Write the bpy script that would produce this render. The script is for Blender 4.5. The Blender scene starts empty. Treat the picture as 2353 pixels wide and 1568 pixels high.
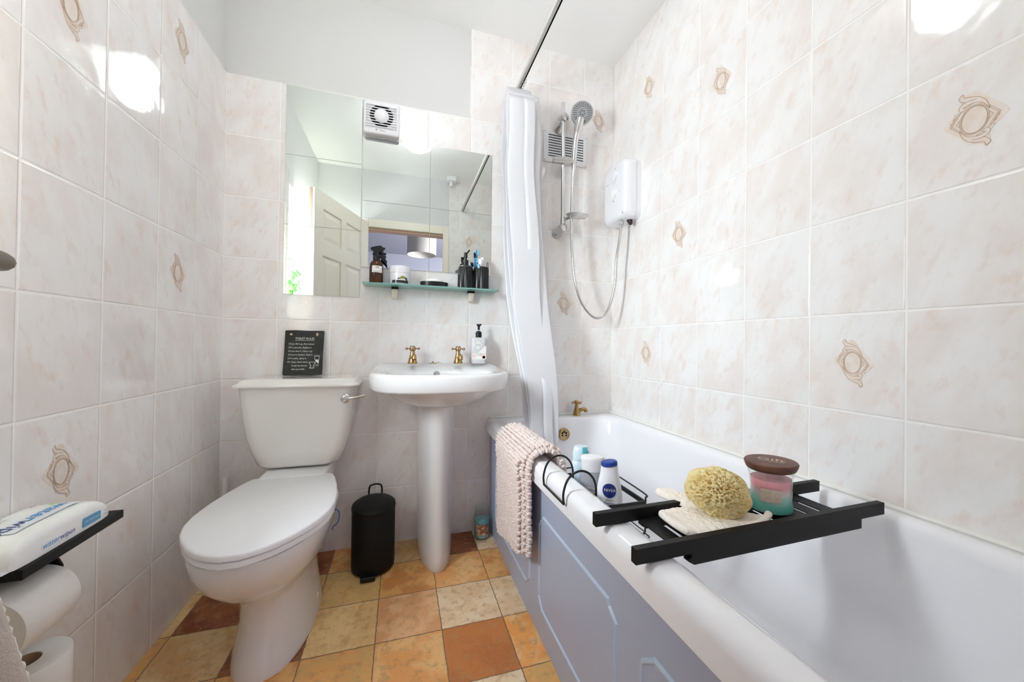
import bpy, bmesh, math, random
from mathutils import Vector, Matrix, noise
random.seed(7)
PI = math.pi
S = bpy.context.scene
COL = S.collection

# ------------------------------------------------------------------ camera
cam_d = bpy.data.cameras.new('camera')
cam = bpy.data.objects.new('camera', cam_d); COL.objects.link(cam)
F_PX, YAW, PITCH, ROLL = 829.34, 0.2962, 0.0064, 0.0136
cam_d.sensor_fit = 'HORIZONTAL'; cam_d.sensor_width = 36.0
cam_d.lens = F_PX / 2353 * 36.0
cam_d.clip_start = 0.01
fw = Vector((math.sin(YAW) * math.cos(PITCH), math.cos(YAW) * math.cos(PITCH), math.sin(PITCH)))
rt = Vector((math.cos(YAW), -math.sin(YAW), 0)); up = rt.cross(fw)
r2 = rt * math.cos(ROLL) + up * math.sin(ROLL); u2 = -rt * math.sin(ROLL) + up * math.cos(ROLL)
cam.matrix_world = Matrix(((r2.x, u2.x, -fw.x, 0.6943), (r2.y, u2.y, -fw.y, -1.7339), (r2.z, u2.z, -fw.z, 0.9132), (0, 0, 0, 1)))
S.camera = cam

# ------------------------------------------------------------------ world, window daylight, added bedroom fill, exposure
W = bpy.data.worlds.new('sky'); S.world = W; W.use_nodes = True
bg = W.node_tree.nodes['Background']
bg.inputs[0].default_value = (0.86, 0.93, 1.0, 1); bg.inputs[1].default_value = 1.2
S.view_settings.view_transform = 'Standard'; S.view_settings.look = 'None'
S.view_settings.gamma = 1.0; S.view_settings.use_curve_mapping = False
S.view_settings.exposure = 1.6
S.cycles.max_bounces = 12; S.cycles.diffuse_bounces = 8; S.cycles.glossy_bounces = 6; S.cycles.transmission_bounces = 10
S.cycles.caustics_reflective = False; S.cycles.caustics_refractive = False
S.cycles.use_denoising = True


def area(name, loc, rot, sx, sy, power, color=(1, 1, 1), spread=180):
    d = bpy.data.lights.new(name, 'AREA'); d.shape = 'RECTANGLE'; d.size = sx; d.size_y = sy
    d.energy = power; d.color = color; d.spread = math.radians(spread)
    o = bpy.data.objects.new(name, d); COL.objects.link(o); o.location = loc; o.rotation_euler = rot
    return o


area('window_daylight', (-0.48, -1.13, 1.44), (0, -PI / 2 + 0.40, 0), 0.58, 0.75, 32, (0.90, 0.95, 1.0), 150)
area('bedroom_fill', (2.35, -1.86, 1.30), (-PI / 2 + 0.35, 0, 0), 1.1, 1.2, 105, (0.97, 0.97, 1.0))  # unseen area light added so the bedroom bounces fill through the doorway
LAMP_POWER = 5.8

# ------------------------------------------------------------------ helpers


def lin(c):
    c = c / 255.0
    return c / 12.92 if c <= 0.04045 else ((c + 0.055) / 1.055) ** 2.4


def rgb(r, g, b): return (lin(r), lin(g), lin(b), 1.0)


def mat(name, color=(200, 200, 200), rough=0.5, metal=0.0, spec=0.5, trans=0.0, ior=1.45, coat=0.0, bump=None, alpha=1.0, emit=None, vary=None, subsurf=0.0, sheen=0.0):
    m = bpy.data.materials.new(name); m.use_nodes = True
    nt = m.node_tree; b = nt.nodes['Principled BSDF']
    b.inputs['Base Color'].default_value = rgb(*color)
    b.inputs['Roughness'].default_value = rough; b.inputs['Metallic'].default_value = metal
    b.inputs['Specular IOR Level'].default_value = spec
    b.inputs['Transmission Weight'].default_value = trans; b.inputs['IOR'].default_value = ior
    b.inputs['Coat Weight'].default_value = coat; b.inputs['Alpha'].default_value = alpha
    b.inputs['Coat Roughness'].default_value = 0.05
    if sheen: b.inputs['Sheen Weight'].default_value = sheen
    if subsurf:
        b.inputs['Subsurface Weight'].default_value = subsurf
        b.inputs['Subsurface Radius'].default_value = (0.01, 0.008, 0.006)
    if emit:
        b.inputs['Emission Color'].default_value = rgb(*emit[0]); b.inputs['Emission Strength'].default_value = emit[1]
    co = nt.nodes.new('ShaderNodeTexCoord')
    if vary:   # (second colour, scale, low, high)
        n = nt.nodes.new('ShaderNodeTexNoise'); n.inputs['Scale'].default_value = vary[1]; n.inputs['Detail'].default_value = 5
        nt.links.new(co.outputs['Object'], n.inputs['Vector'])
        mr = nt.nodes.new('ShaderNodeMapRange'); mr.inputs[1].default_value = vary[2]; mr.inputs[2].default_value = vary[3]
        nt.links.new(n.outputs['Fac'], mr.inputs[0])
        mx = nt.nodes.new('ShaderNodeMix'); mx.data_type = 'RGBA'
        mx.inputs[6].default_value = rgb(*color); mx.inputs[7].default_value = rgb(*vary[0])
        nt.links.new(mr.outputs[0], mx.inputs[0]); nt.links.new(mx.outputs[2], b.inputs['Base Color'])
    if bump:   # (scale, strength, distance)
        n = nt.nodes.new('ShaderNodeTexNoise'); n.inputs['Scale'].default_value = bump[0]; n.inputs['Detail'].default_value = 3
        nt.links.new(co.outputs['Object'], n.inputs['Vector'])
        bp = nt.nodes.new('ShaderNodeBump'); bp.inputs['Strength'].default_value = bump[1]; bp.inputs['Distance'].default_value = bump[2]
        nt.links.new(n.outputs['Fac'], bp.inputs['Height']); nt.links.new(bp.outputs[0], b.inputs['Normal'])
    return m


def M_(nt, op, a, b=None, c=None):
    n = nt.nodes.new('ShaderNodeMath'); n.operation = op
    for i, v in enumerate((a, b, c)):
        if v is None: continue
        if isinstance(v, (int, float)): n.inputs[i].default_value = v
        else: nt.links.new(v, n.inputs[i])
    return n.outputs[0]


def mixc(nt, f, a, b):
    n = nt.nodes.new('ShaderNodeMix'); n.data_type = 'RGBA'
    for i, v in ((0, f), (6, a), (7, b)):
        if isinstance(v, (int, float)): n.inputs[i].default_value = v
        elif isinstance(v, tuple): n.inputs[i].default_value = v
        else: nt.links.new(v, n.inputs[i])
    return n.outputs[2]


def smooth(nt, x, lo, hi):
    n = nt.nodes.new('ShaderNodeMapRange'); n.interpolation_type = 'SMOOTHSTEP'
    nt.links.new(x, n.inputs[0]); n.inputs[1].default_value = lo; n.inputs[2].default_value = hi
    return n.outputs[0]


def noise_tex(nt, vec, scale, detail=4, rough=0.5, w=None):
    n = nt.nodes.new('ShaderNodeTexNoise'); n.inputs['Scale'].default_value = scale
    n.inputs['Detail'].default_value = detail; n.inputs['Roughness'].default_value = rough
    if w is not None:
        n.noise_dimensions = '4D'; nt.links.new(w, n.inputs['W'])
    nt.links.new(vec, n.inputs['Vector'])
    return n.outputs['Fac']


def wall_tile_mat(name, axis, off, TW=0.2023, TH=0.25):
    """200 x 250 glazed ceramic tiles, pale grout; axis 'x' or 'y' is the horizontal direction of the wall."""
    m = bpy.data.materials.new(name); m.use_nodes = True; nt = m.node_tree; b = nt.nodes['Principled BSDF']
    co = nt.nodes.new('ShaderNodeTexCoord'); sp = nt.nodes.new('ShaderNodeSeparateXYZ')
    nt.links.new(co.outputs['Object'], sp.inputs[0])
    u = sp.outputs[0] if axis == 'x' else M_(nt, 'MULTIPLY', sp.outputs[1], -1.0)
    v = sp.outputs[2]
    su = M_(nt, 'DIVIDE', M_(nt, 'SUBTRACT', u, off), TW); sv = M_(nt, 'DIVIDE', v, TH)
    fu = M_(nt, 'FRACT', su); fv = M_(nt, 'FRACT', sv)
    du = M_(nt, 'MULTIPLY', M_(nt, 'MINIMUM', fu, M_(nt, 'SUBTRACT', 1.0, fu)), TW)
    dv = M_(nt, 'MULTIPLY', M_(nt, 'MINIMUM', fv, M_(nt, 'SUBTRACT', 1.0, fv)), TH)
    d = M_(nt, 'MINIMUM', du, dv)
    tile = smooth(nt, d, 0.0013, 0.0021)
    idx = M_(nt, 'ADD', M_(nt, 'MULTIPLY', M_(nt, 'FLOOR', su), 7.31), M_(nt, 'MULTIPLY', M_(nt, 'FLOOR', sv), 3.77))
    # marbled stain, streaks running diagonally, a new patch of it on every tile
    cv = nt.nodes.new('ShaderNodeCombineXYZ')
    nt.links.new(M_(nt, 'ADD', u, M_(nt, 'MULTIPLY', v, -0.35)), cv.inputs[0])
    nt.links.new(M_(nt, 'MULTIPLY', M_(nt, 'ADD', v, M_(nt, 'MULTIPLY', u, 0.35)), 0.5), cv.inputs[1])
    n1 = noise_tex(nt, cv.outputs[0], 26, 6, 0.62, idx)
    n2 = noise_tex(nt, cv.outputs[0], 11, 4, 0.55, M_(nt, 'ADD', idx, 40.0))
    n3 = noise_tex(nt, cv.outputs[0], 45, 4, 0.55, M_(nt, 'ADD', idx, 90.0))
    c = mixc(nt, smooth(nt, n2, 0.40, 0.66), rgb(238, 237, 236), rgb(233, 227, 223))
    c = mixc(nt, M_(nt, 'MULTIPLY', smooth(nt, n1, 0.52, 0.72), 0.75), c, rgb(229, 214, 205))
    c = mixc(nt, M_(nt, 'MULTIPLY', smooth(nt, n3, 0.56, 0.72), 0.4), c, rgb(225, 211, 201))
    c = mixc(nt, tile, rgb(246, 245, 242), c)
    nt.links.new(c, b.inputs['Base Color'])
    rgh = nt.nodes.new('ShaderNodeMapRange'); nt.links.new(tile, rgh.inputs[0]); rgh.inputs[3].default_value = 0.6; rgh.inputs[4].default_value = 0.085
    nt.links.new(rgh.outputs[0], b.inputs['Roughness'])
    b.inputs['Specular IOR Level'].default_value = 0.5
    # pillowed tile edges, each tile slightly out of plane, gently wavy glaze
    h = smooth(nt, d, 0.0008, 0.0048)
    wn = nt.nodes.new('ShaderNodeTexWhiteNoise'); wn.noise_dimensions = '1D'; nt.links.new(idx, wn.inputs['W'])
    sc = nt.nodes.new('ShaderNodeSeparateColor'); nt.links.new(wn.outputs['Color'], sc.inputs[0])
    tx = M_(nt, 'MULTIPLY', M_(nt, 'SUBTRACT', fu, 0.5), M_(nt, 'SUBTRACT', sc.outputs[0], 0.5))
    ty = M_(nt, 'MULTIPLY', M_(nt, 'SUBTRACT', fv, 0.5), M_(nt, 'SUBTRACT', sc.outputs[1], 0.5))
    wav = noise_tex(nt, co.outputs['Object'], 16, 1)
    hh = M_(nt, 'ADD', M_(nt, 'MULTIPLY', h, 0.0010), M_(nt, 'MULTIPLY', M_(nt, 'ADD', tx, ty), 0.0011))
    hh = M_(nt, 'ADD', hh, M_(nt, 'MULTIPLY', wav, 0.0013))
    bp = nt.nodes.new('ShaderNodeBump'); bp.inputs['Strength'].default_value = 1.0; bp.inputs['Distance'].default_value = 1.0
    nt.links.new(hh, bp.inputs['Height']); nt.links.new(bp.outputs[0], b.inputs['Normal'])
    return m


def floor_mat():
    m = bpy.data.materials.new('quarry_tile_vinyl'); m.use_nodes = True; nt = m.node_tree; b = nt.nodes['Principled BSDF']
    co = nt.nodes.new('ShaderNodeTexCoord'); P = co.outputs['Object']
    sp = nt.nodes.new('ShaderNodeSeparateXYZ'); nt.links.new(P, sp.inputs[0])
    wob = M_(nt, 'MULTIPLY', M_(nt, 'SUBTRACT', noise_tex(nt, P, 55, 3), 0.5), 0.006)
    fu = M_(nt, 'FRACT', M_(nt, 'DIVIDE', M_(nt, 'SUBTRACT', M_(nt, 'ADD', sp.outputs[0], wob), 0.03), 0.2))
    fv = M_(nt, 'FRACT', M_(nt, 'DIVIDE', M_(nt, 'ADD', M_(nt, 'ADD', sp.outputs[1], wob), 0.17), 0.2))
    du = M_(nt, 'MINIMUM', fu, M_(nt, 'SUBTRACT', 1.0, fu)); dv = M_(nt, 'MINIMUM', fv, M_(nt, 'SUBTRACT', 1.0, fv))
    d = M_(nt, 'MULTIPLY', M_(nt, 'MINIMUM', du, dv), 0.2)
    a1 = nt.nodes.new('ShaderNodeVertexColor'); a1.layer_name = 'tone'
    a2 = nt.nodes.new('ShaderNodeVertexColor'); a2.layer_name = 'stain'
    n1 = noise_tex(nt, P, 9, 6, 0.6); n2 = noise_tex(nt, P, 34, 5, 0.65); n3 = noise_tex(nt, P, 130, 3, 0.6)
    c = mixc(nt, smooth(nt, n1, 0.42, 0.58), a1.outputs[0], a2.outputs[0])
    c = mixc(nt, M_(nt, 'MULTIPLY', smooth(nt, n2, 0.48, 0.68), 0.62), c, rgb(192, 146, 100))
    c = mixc(nt, M_(nt, 'MULTIPLY', smooth(nt, n3, 0.60, 0.75), 0.45), c, rgb(166, 110, 66))
    c = mixc(nt, M_(nt, 'MULTIPLY', smooth(nt, M_(nt, 'SUBTRACT', 1.0, n3), 0.60, 0.72), 0.25), c, rgb(232, 210, 170))
    c = mixc(nt, smooth(nt, d, 0.0009, 0.0022), rgb(140, 110, 84), c)
    nt.links.new(c, b.inputs['Base Color']); b.inputs['Roughness'].default_value = 0.42; b.inputs['Specular IOR Level'].default_value = 0.35
    h = M_(nt, 'ADD', M_(nt, 'MULTIPLY', smooth(nt, d, 0.0006, 0.004), 0.0007), M_(nt, 'MULTIPLY', n2, 0.0006))
    bp = nt.nodes.new('ShaderNodeBump'); bp.inputs['Distance'].default_value = 1.0; bp.inputs['Strength'].default_value = 0.8
    nt.links.new(h, bp.inputs['Height']); nt.links.new(bp.outputs[0], b.inputs['Normal'])
    return m


def pane_mat(name, tint=(255, 255, 255), refl=0.07):
    m = bpy.data.materials.new(name); m.use_nodes = True; nt = m.node_tree
    nt.nodes.remove(nt.nodes['Principled BSDF']); out = nt.nodes['Material Output']
    t = nt.nodes.new('ShaderNodeBsdfTransparent'); t.inputs[0].default_value = rgb(*tint)
    g = nt.nodes.new('ShaderNodeBsdfGlossy'); g.inputs['Roughness'].default_value = 0.02
    fr = nt.nodes.new('ShaderNodeFresnel'); fr.inputs[0].default_value = 1.45
    mx = nt.nodes.new('ShaderNodeMixShader')
    ge = nt.nodes.new('ShaderNodeNewGeometry')
    nt.links.new(M_(nt, 'MULTIPLY', M_(nt, 'MINIMUM', M_(nt, 'MULTIPLY', fr.outputs[0], refl / 0.04), 0.75), M_(nt, 'SUBTRACT', 1.0, ge.outputs['Backfacing'])), mx.inputs[0])
    nt.links.new(t.outputs[0], mx.inputs[1]); nt.links.new(g.outputs[0], mx.inputs[2]); nt.links.new(mx.outputs[0], out.inputs[0])
    return m


# ---- mesh building
def new(): return bmesh.new()


def box(bm, x0, x1, y0, y1, z0, z1, mi=0):
    vs = [bm.verts.new(p) for p in ((x0, y0, z0), (x1, y0, z0), (x1, y1, z0), (x0, y1, z0), (x0, y0, z1), (x1, y0, z1), (x1, y1, z1), (x0, y1, z1))]
    for f in ((0, 3, 2, 1), (4, 5, 6, 7), (0, 1, 5, 4), (1, 2, 6, 5), (2, 3, 7, 6), (3, 0, 4, 7)):
        bm.faces.new([vs[i] for i in f]).material_index = mi
    return vs


def loft(bm, rings, cap0=True, cap1=True, closed=True, mi=0):
    R = [[bm.verts.new(p) for p in r] for r in rings]
    n = len(R[0])
    for a, b_ in zip(R[:-1], R[1:]):
        for i in range(n if closed else n - 1):
            j = (i + 1) % n
            bm.faces.new((a[i], a[j], b_[j], b_[i])).material_index = mi
    if cap0: bm.faces.new(R[0][::-1]).material_index = mi
    if cap1: bm.faces.new(R[-1]).material_index = mi
    return R


def lathe(bm, prof, c=(0, 0, 0), seg=32, sx=1.0, sy=1.0, cap0=True, cap1=True, mi=0, xf=None):
    rings = []
    for r, z in prof:
        ring = [Vector((r * sx * math.cos(2 * PI * k / seg), r * sy * math.sin(2 * PI * k / seg), z)) for k in range(seg)]
        if xf: ring = [xf @ p for p in ring]
        rings.append([p + Vector(c) for p in ring])
    return loft(bm, rings, cap0, cap1, True, mi)


def frame_to(direction):
    return Vector((0, 0, 1)).rotation_difference(Vector(direction).normalized()).to_matrix()


def cyl(bm, p0, p1, r0, r1=None, seg=20, mi=0):
    p0 = Vector(p0); p1 = Vector(p1); r1 = r0 if r1 is None else r1
    L = (p1 - p0).length
    return lathe(bm, [(r0, 0), (r1, L)], p0, seg, xf=frame_to(p1 - p0), mi=mi)


def lathe_dir(bm, prof, p0, direction, seg=24, mi=0, cap0=True, cap1=True):
    return lathe(bm, prof, p0, seg, xf=frame_to(direction), mi=mi, cap0=cap0, cap1=cap1)


def spline(pts, n=8, closed=False):
    P = [Vector(p) for p in pts]; out = []
    N = len(P); rng = range(N if closed else N - 1)
    for i in rng:
        if closed: a, b_, c, d = P[(i - 1) % N], P[i], P[(i + 1) % N], P[(i + 2) % N]
        else: a, b_, c, d = P[max(i - 1, 0)], P[i], P[i + 1], P[min(i + 2, N - 1)]
        for k in range(n):
            t = k / n
            out.append(0.5 * ((2 * b_) + (c - a) * t + (2 * a - 5 * b_ + 4 * c - d) * t * t + (3 * b_ - a - 3 * c + d) * t ** 3))
    if not closed: out.append(P[-1])
    return out


def tube(bm, pts, r, seg=10, closed=False, mi=0, radii=None):
    P = [Vector(p) for p in pts]; n = len(P)
    T = []
    for i in range(n):
        a = P[(i - 1) % n] if (closed or i > 0) else P[0]
        b_ = P[(i + 1) % n] if (closed or i < n - 1) else P[-1]
        T.append((b_ - a).normalized())
    ref = Vector((0, 0, 1)) if abs(T[0].z) < 0.9 else Vector((1, 0, 0))
    nrm = (ref - T[0] * ref.dot(T[0])).normalized()
    rings = []
    for i in range(n):
        if i:
            q = T[i - 1].rotation_difference(T[i]); nrm = q @ nrm
            nrm = (nrm - T[i] * nrm.dot(T[i])).normalized()
        bi = T[i].cross(nrm); rr = radii[i] if radii else r
        rings.append([P[i] + (nrm * math.cos(2 * PI * k / seg) + bi * math.sin(2 * PI * k / seg)) * rr for k in range(seg)])
    if closed: rings.append(rings[0])
    R = loft(bm, rings, not closed, not closed, True, mi)
    if closed: bmesh.ops.remove_doubles(bm, verts=R[0] + R[-1], dist=1e-6)


def prism(bm, poly, z0, z1, f=None, mi=0):
    """extrude a 2D polygon; f maps (u,v,w) to a point"""
    f = f or (lambda u, v, w: (u, v, w))
    a = [bm.verts.new(f(p[0], p[1], z0)) for p in poly]; b_ = [bm.verts.new(f(p[0], p[1], z1)) for p in poly]
    n = len(poly)
    bm.faces.new(a[::-1]).material_index = mi; bm.faces.new(b_).material_index = mi
    for i in range(n):
        j = (i + 1) % n
        bm.faces.new((a[i], a[j], b_[j], b_[i])).material_index = mi


def rrect(x0, x1, y0, y1, z, r, n=6):
    r = min(r, (x1 - x0) / 2 - 1e-5, (y1 - y0) / 2 - 1e-5); out = []
    for cx, cy, a0 in ((x1 - r, y1 - r, 0), (x0 + r, y1 - r, PI / 2), (x0 + r, y0 + r, PI), (x1 - r, y0 + r, 1.5 * PI)):
        for k in range(n + 1):
            a = a0 + PI / 2 * k / n
            out.append(Vector((cx + r * math.cos(a), cy + r * math.sin(a), z)))
    return out


def rbox(bm, x0, x1, y0, y1, z0, z1, r, e=0.003, mi=0, n=5):
    """upright rounded box, edges eased by e"""
    loft(bm, [rrect(x0 + e, x1 - e, y0 + e, y1 - e, z0, max(r - e, 0.001), n), rrect(x0 + e * .3, x1 - e * .3, y0 + e * .3, y1 - e * .3, z0 + e * .3, r, n), rrect(x0, x1, y0, y1, z0 + e, r, n),
              rrect(x0, x1, y0, y1, z1 - e, r, n), rrect(x0 + e * .3, x1 - e * .3, y0 + e * .3, y1 - e * .3, z1 - e * .3, r, n), rrect(x0 + e, x1 - e, y0 + e, y1 - e, z1, max(r - e, 0.001), n)], mi=mi)


def ball(bm, c, r, sub=2, mi=0, scale=(1, 1, 1)):
    g = bmesh.ops.create_icosphere(bm, subdivisions=sub, radius=r)
    for v in g['verts']: v.co = Vector((v.co.x * scale[0], v.co.y * scale[1], v.co.z * scale[2])) + Vector(c)
    fs = set(f for v in g['verts'] for f in v.link_faces)
    for f in fs: f.material_index = mi
    return g['verts']


LOC = {}


def obj(name, bm, mats, parent=None, loc=None, angle=40, bevel=None, smooth_=True):
    """one mesh object; verts are given in room coordinates"""
    me = bpy.data.meshes.new(name)
    if not isinstance(mats, (list, tuple)): mats = [mats]
    for m in mats: me.materials.append(m)
    base = Vector(LOC[parent.name]) if parent else Vector(loc or (0, 0, 0))
    bmesh.ops.recalc_face_normals(bm, faces=bm.faces[:])
    bmesh.ops.translate(bm, verts=bm.verts[:], vec=-base)
    bm.to_mesh(me); bm.free()
    if smooth_:
        me.polygons.foreach_set('use_smooth', [True] * len(me.polygons)); me.set_sharp_from_angle(angle=math.radians(angle))
    o = bpy.data.objects.new(name, me); COL.objects.link(o)
    if parent: o.parent = parent
    else: o.location = base
    LOC[o.name] = tuple(base)
    if bevel:
        md = o.modifiers.new('bevel', 'BEVEL'); md.width = bevel; md.segments = 2; md.limit_method = 'ANGLE'; md.angle_limit = math.radians(50)
    return o


def tag(o, label, cat, group=None):
    o['label'] = label; o['category'] = cat
    if group: o['group'] = group
    return o


def thing(name, loc, label, cat, group=None):
    o = bpy.data.objects.new(name, None); COL.objects.link(o); o.location = loc; o.empty_display_size = 0.03
    LOC[o.name] = tuple(loc)
    return tag(o, label, cat, group)


def struct(name, bm, mats, parent=None, **k):
    o = obj(name, bm, mats, parent, **k)
    if not parent: o['kind'] = 'structure'
    return o


_fontcache = {}


def text_geo(body, size):
    key = (body, size)
    if key in _fontcache: return _fontcache[key]
    cu = bpy.data.curves.new('t', 'FONT'); cu.body = body; cu.size = size; cu.align_x = 'CENTER'; cu.align_y = 'CENTER'; cu.resolution_u = 3
    to = bpy.data.objects.new('t', cu); COL.objects.link(to)
    bpy.context.view_layer.update()
    me = bpy.data.meshes.new_from_object(to.evaluated_get(bpy.context.evaluated_depsgraph_get()))
    vs = [v.co.copy() for v in me.vertices]; fs = [tuple(p.vertices) for p in me.polygons]
    bpy.data.objects.remove(to); bpy.data.curves.remove(cu); bpy.data.meshes.remove(me)
    _fontcache[key] = (vs, fs)
    return vs, fs


def put_text(bm, body, size, f, mi=0, dx=0.0, dy=0.0, sx=1.0, slant=0.0, align='C', bold=0.0):
    """add lettering; f maps flat (u,v) to a point on the carrying surface"""
    vs, fs = text_geo(body, size)
    if align == 'L':
        x0 = min(v.x for v in vs); dx = dx - x0 * sx
    V = []
    for v in vs: V.append(bm.verts.new(f((v.x * sx + slant * v.y) + dx, v.y + dy)))
    for q in fs:
        try: bm.faces.new([V[i] for i in q]).material_index = mi
        except ValueError: pass


def on_cyl(c, r, a0, z0):
    """(u,v) -> wrapped round an upright cylinder; a0 is the angle that faces the viewer, u runs to the viewer's right"""
    return lambda u, v: Vector((c[0] + r * math.cos(a0 + u / r), c[1] + r * math.sin(a0 + u / r), z0 + v))


def patch_cyl(bm, c, r, a0, u0, u1, z0, z1, n=14, mi=0):
    f = on_cyl(c, r, a0, 0)
    A = [bm.verts.new(f(u0 + (u1 - u0) * i / n, z0)) for i in range(n + 1)]; B = [bm.verts.new(f(u0 + (u1 - u0) * i / n, z1)) for i in range(n + 1)]
    for i in range(n): bm.faces.new((A[i], A[i + 1], B[i + 1], B[i])).material_index = mi


def aim(x, y): return math.atan2(-1.7339 - y, 0.6943 - x)


# ------------------------------------------------------------------ materials
M = {}
M['tile_back'] = wall_tile_mat('glazed_tile_back', 'x', 0.1934)
M['tile_left'] = wall_tile_mat('glazed_tile_left', 'y', 0.2058)
M['tile_right'] = wall_tile_mat('glazed_tile_right', 'y', 0.2005)
M['plaster'] = mat('white_emulsion', (216, 216, 215), 0.8, spec=0.2, bump=(180, 0.15, 0.0006))
M['ceiling'] = mat('ceiling_emulsion', (249, 249, 248), 0.85, spec=0.2, bump=(120, 0.15, 0.0006))
M['floor'] = floor_mat()
M['lavender'] = mat('lavender_grey_emulsion', (170, 170, 182), 0.85, spec=0.2)
M['gloss_cream'] = mat('cream_gloss_paint', (236, 231, 216), 0.35, bump=(40, 0.04, 0.001))
M['raw_wood'] = mat('bare_timber', (200, 170, 146), 0.6)
M['motif_fill'] = mat('motif_wash', (230, 215, 202), 0.12, vary=((234, 224, 216), 60, 0.4, 0.6))
M['motif_line'] = mat('motif_line', (200, 172, 144), 0.15, vary=((184, 158, 134), 90, 0.4, 0.6))
M['ceramic'] = mat('vitreous_china', (222, 222, 223), 0.08, coat=0.6)
M['ceramic_warm'] = mat('vitreous_china_cistern', (233, 231, 226), 0.09, coat=0.6)
M['seat'] = mat('white_thermoset_seat', (236, 236, 238), 0.22)
M['bath'] = mat('white_bath_enamel', (240, 240, 243), 0.12, coat=0.4)
M['silicone'] = mat('white_sealant', (232, 231, 226), 0.45, bump=(60, 0.4, 0.002))
M['panel'] = mat('blue_grey_satin_paint', (168, 177, 198), 0.34, bump=(300, 0.08, 0.0004))
M['bead'] = mat('blue_grey_satin_bead', (184, 197, 216), 0.22)
M['chrome'] = mat('chrome', (222, 222, 222), 0.12, metal=1.0)
M['satin'] = mat('satin_metal', (208, 207, 205), 0.22, metal=1.0)
M['dull'] = mat('dull_nickel', (132, 124, 112), 0.45, metal=0.8)
M['rod'] = mat('brushed_aluminium', (196, 195, 191), 0.4, metal=0.15)
M['brass'] = mat('polished_brass', (186, 154, 104), 0.24, metal=1.0)
M['brass_dark'] = mat('aged_brass', (172, 148, 118), 0.24, metal=1.0)
M['black'] = mat('matt_black_paint', (16, 16, 15), 0.5, spec=0.3)
M['black_gloss'] = mat('black_satin_plastic', (20, 21, 22), 0.28)
M['hole'] = mat('dark_opening', (8, 8, 8), 0.9, spec=0.0)
M['slate'] = mat('slate', (38, 40, 38), 0.62, bump=(45, 0.5, 0.002), vary=((52, 54, 51), 30, 0.45, 0.65))
M['chalk'] = mat('white_print', (232, 232, 228), 0.7)
M['white_plastic'] = mat('white_plastic', (234, 234, 237), 0.25)
M['white_matte'] = mat('white_matte_plastic', (232, 232, 234), 0.45)
M['grey_print'] = mat('grey_print', (120, 122, 128), 0.5)
M['navy'] = mat('navy_print', (28, 44, 122), 0.35)
M['cap_blue'] = mat('royal_blue_plastic', (34, 66, 148), 0.35)
M['mirror'] = mat('silvered_glass', (226, 231, 229), 0.005, metal=1.0)
M['mirror_edge'] = mat('glass_edge', (205, 212, 208), 0.2)
M['shelf_glass'] = pane_mat('clear_shelf_glass', (226, 240, 235), 0.06)
M['shelf_edge'] = mat('green_glass_edge', (118, 168, 156), 0.12)
M['clear'] = pane_mat('clear_glass', (253, 254, 253), 0.05)
M['clear_plastic'] = pane_mat('clear_plastic', (232, 233, 236), 0.05)
M['window_glass'] = pane_mat('window_glass', (250, 252, 252), 0.05)
M['curtain'] = mat('white_vinyl_curtain', (216, 216, 219), 0.32, trans=0.0, subsurf=0.25)
M['amber'] = mat('amber_plastic', (62, 32, 18), 0.15, vary=((92, 50, 28), 20, 0.4, 0.65))
M['paper'] = mat('toilet_paper', (226, 223, 218), 0.9, bump=(140, 0.3, 0.001), spec=0.1)
M['terry'] = mat('beige_terry', (196, 186, 176), 0.95, bump=(260, 0.8, 0.003), spec=0.05, sheen=0.4)
M['terry_edge'] = mat('white_stitching', (238, 234, 228), 0.95, bump=(300, 0.8, 0.002), spec=0.05)
M['chenille'] = mat('pale_pink_chenille', (226, 210, 204), 0.95, spec=0.05, sheen=0.4, vary=((214, 198, 192), 90, 0.4, 0.65))
M['sponge'] = mat('natural_sponge', (242, 226, 172), 0.9, spec=0.1, vary=((236, 212, 150), 30, 0.42, 0.62), bump=(220, 0.6, 0.002))
M['mitt'] = mat('cream_sisal_knit', (248, 241, 231), 0.95, spec=0.05, bump=(170, 0.9, 0.003))
M['wood_lid'] = mat('dark_walnut', (92, 58, 44), 0.5, vary=((112, 74, 58), 25, 0.4, 0.65))
M['wax_teal'] = mat('teal_wax', (128, 212, 198), 0.4, subsurf=0.3)
M['wax_pale'] = mat('pale_wax', (230, 224, 228), 0.4, subsurf=0.3)
M['wax_pink'] = mat('pink_wax', (250, 172, 182), 0.4, subsurf=0.3)
M['label_paper'] = mat('beige_label', (208, 194, 178), 0.6, vary=((196, 180, 164), 120, 0.4, 0.6))
M['jar_wax'] = mat('pale_aqua_wax', (146, 190, 186), 0.4)
M['jar_label_top'] = mat('aqua_label', (122, 176, 190), 0.5, vary=((90, 150, 160), 70, 0.4, 0.6))
M['jar_label_low'] = mat('brown_picture_label', (150, 98, 66), 0.5, vary=((228, 196, 170), 55, 0.44, 0.6))
M['gel_grey'] = mat('grey_gel_bottle', (158, 158, 164), 0.2)
M['gel_blue'] = mat('pale_blue_bottle', (204, 222, 232), 0.2)
M['aqua'] = mat('aqua_plastic', (92, 190, 206), 0.3)
M['soap'] = mat('white_soap', (240, 240, 236), 0.4)
M['peach_soap'] = mat('peach_soap', (236, 208, 186), 0.45)
M['pink'] = mat('pink_plastic', (232, 150, 160), 0.35)
M['red'] = mat('red_print', (206, 54, 60), 0.35)
M['brush_blue'] = mat('blue_plastic', (40, 120, 186), 0.3)
M['bristle'] = mat('pale_bristles', (150, 214, 226), 0.6)
M['olive'] = mat('olive_print', (142, 146, 66), 0.5)
M['dark_green'] = mat('dark_green_print', (38, 44, 36), 0.5)
M['leaf'] = mat('green_leaf', (84, 158, 74), 0.4, vary=((52, 122, 50), 14, 0.4, 0.6))
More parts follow.
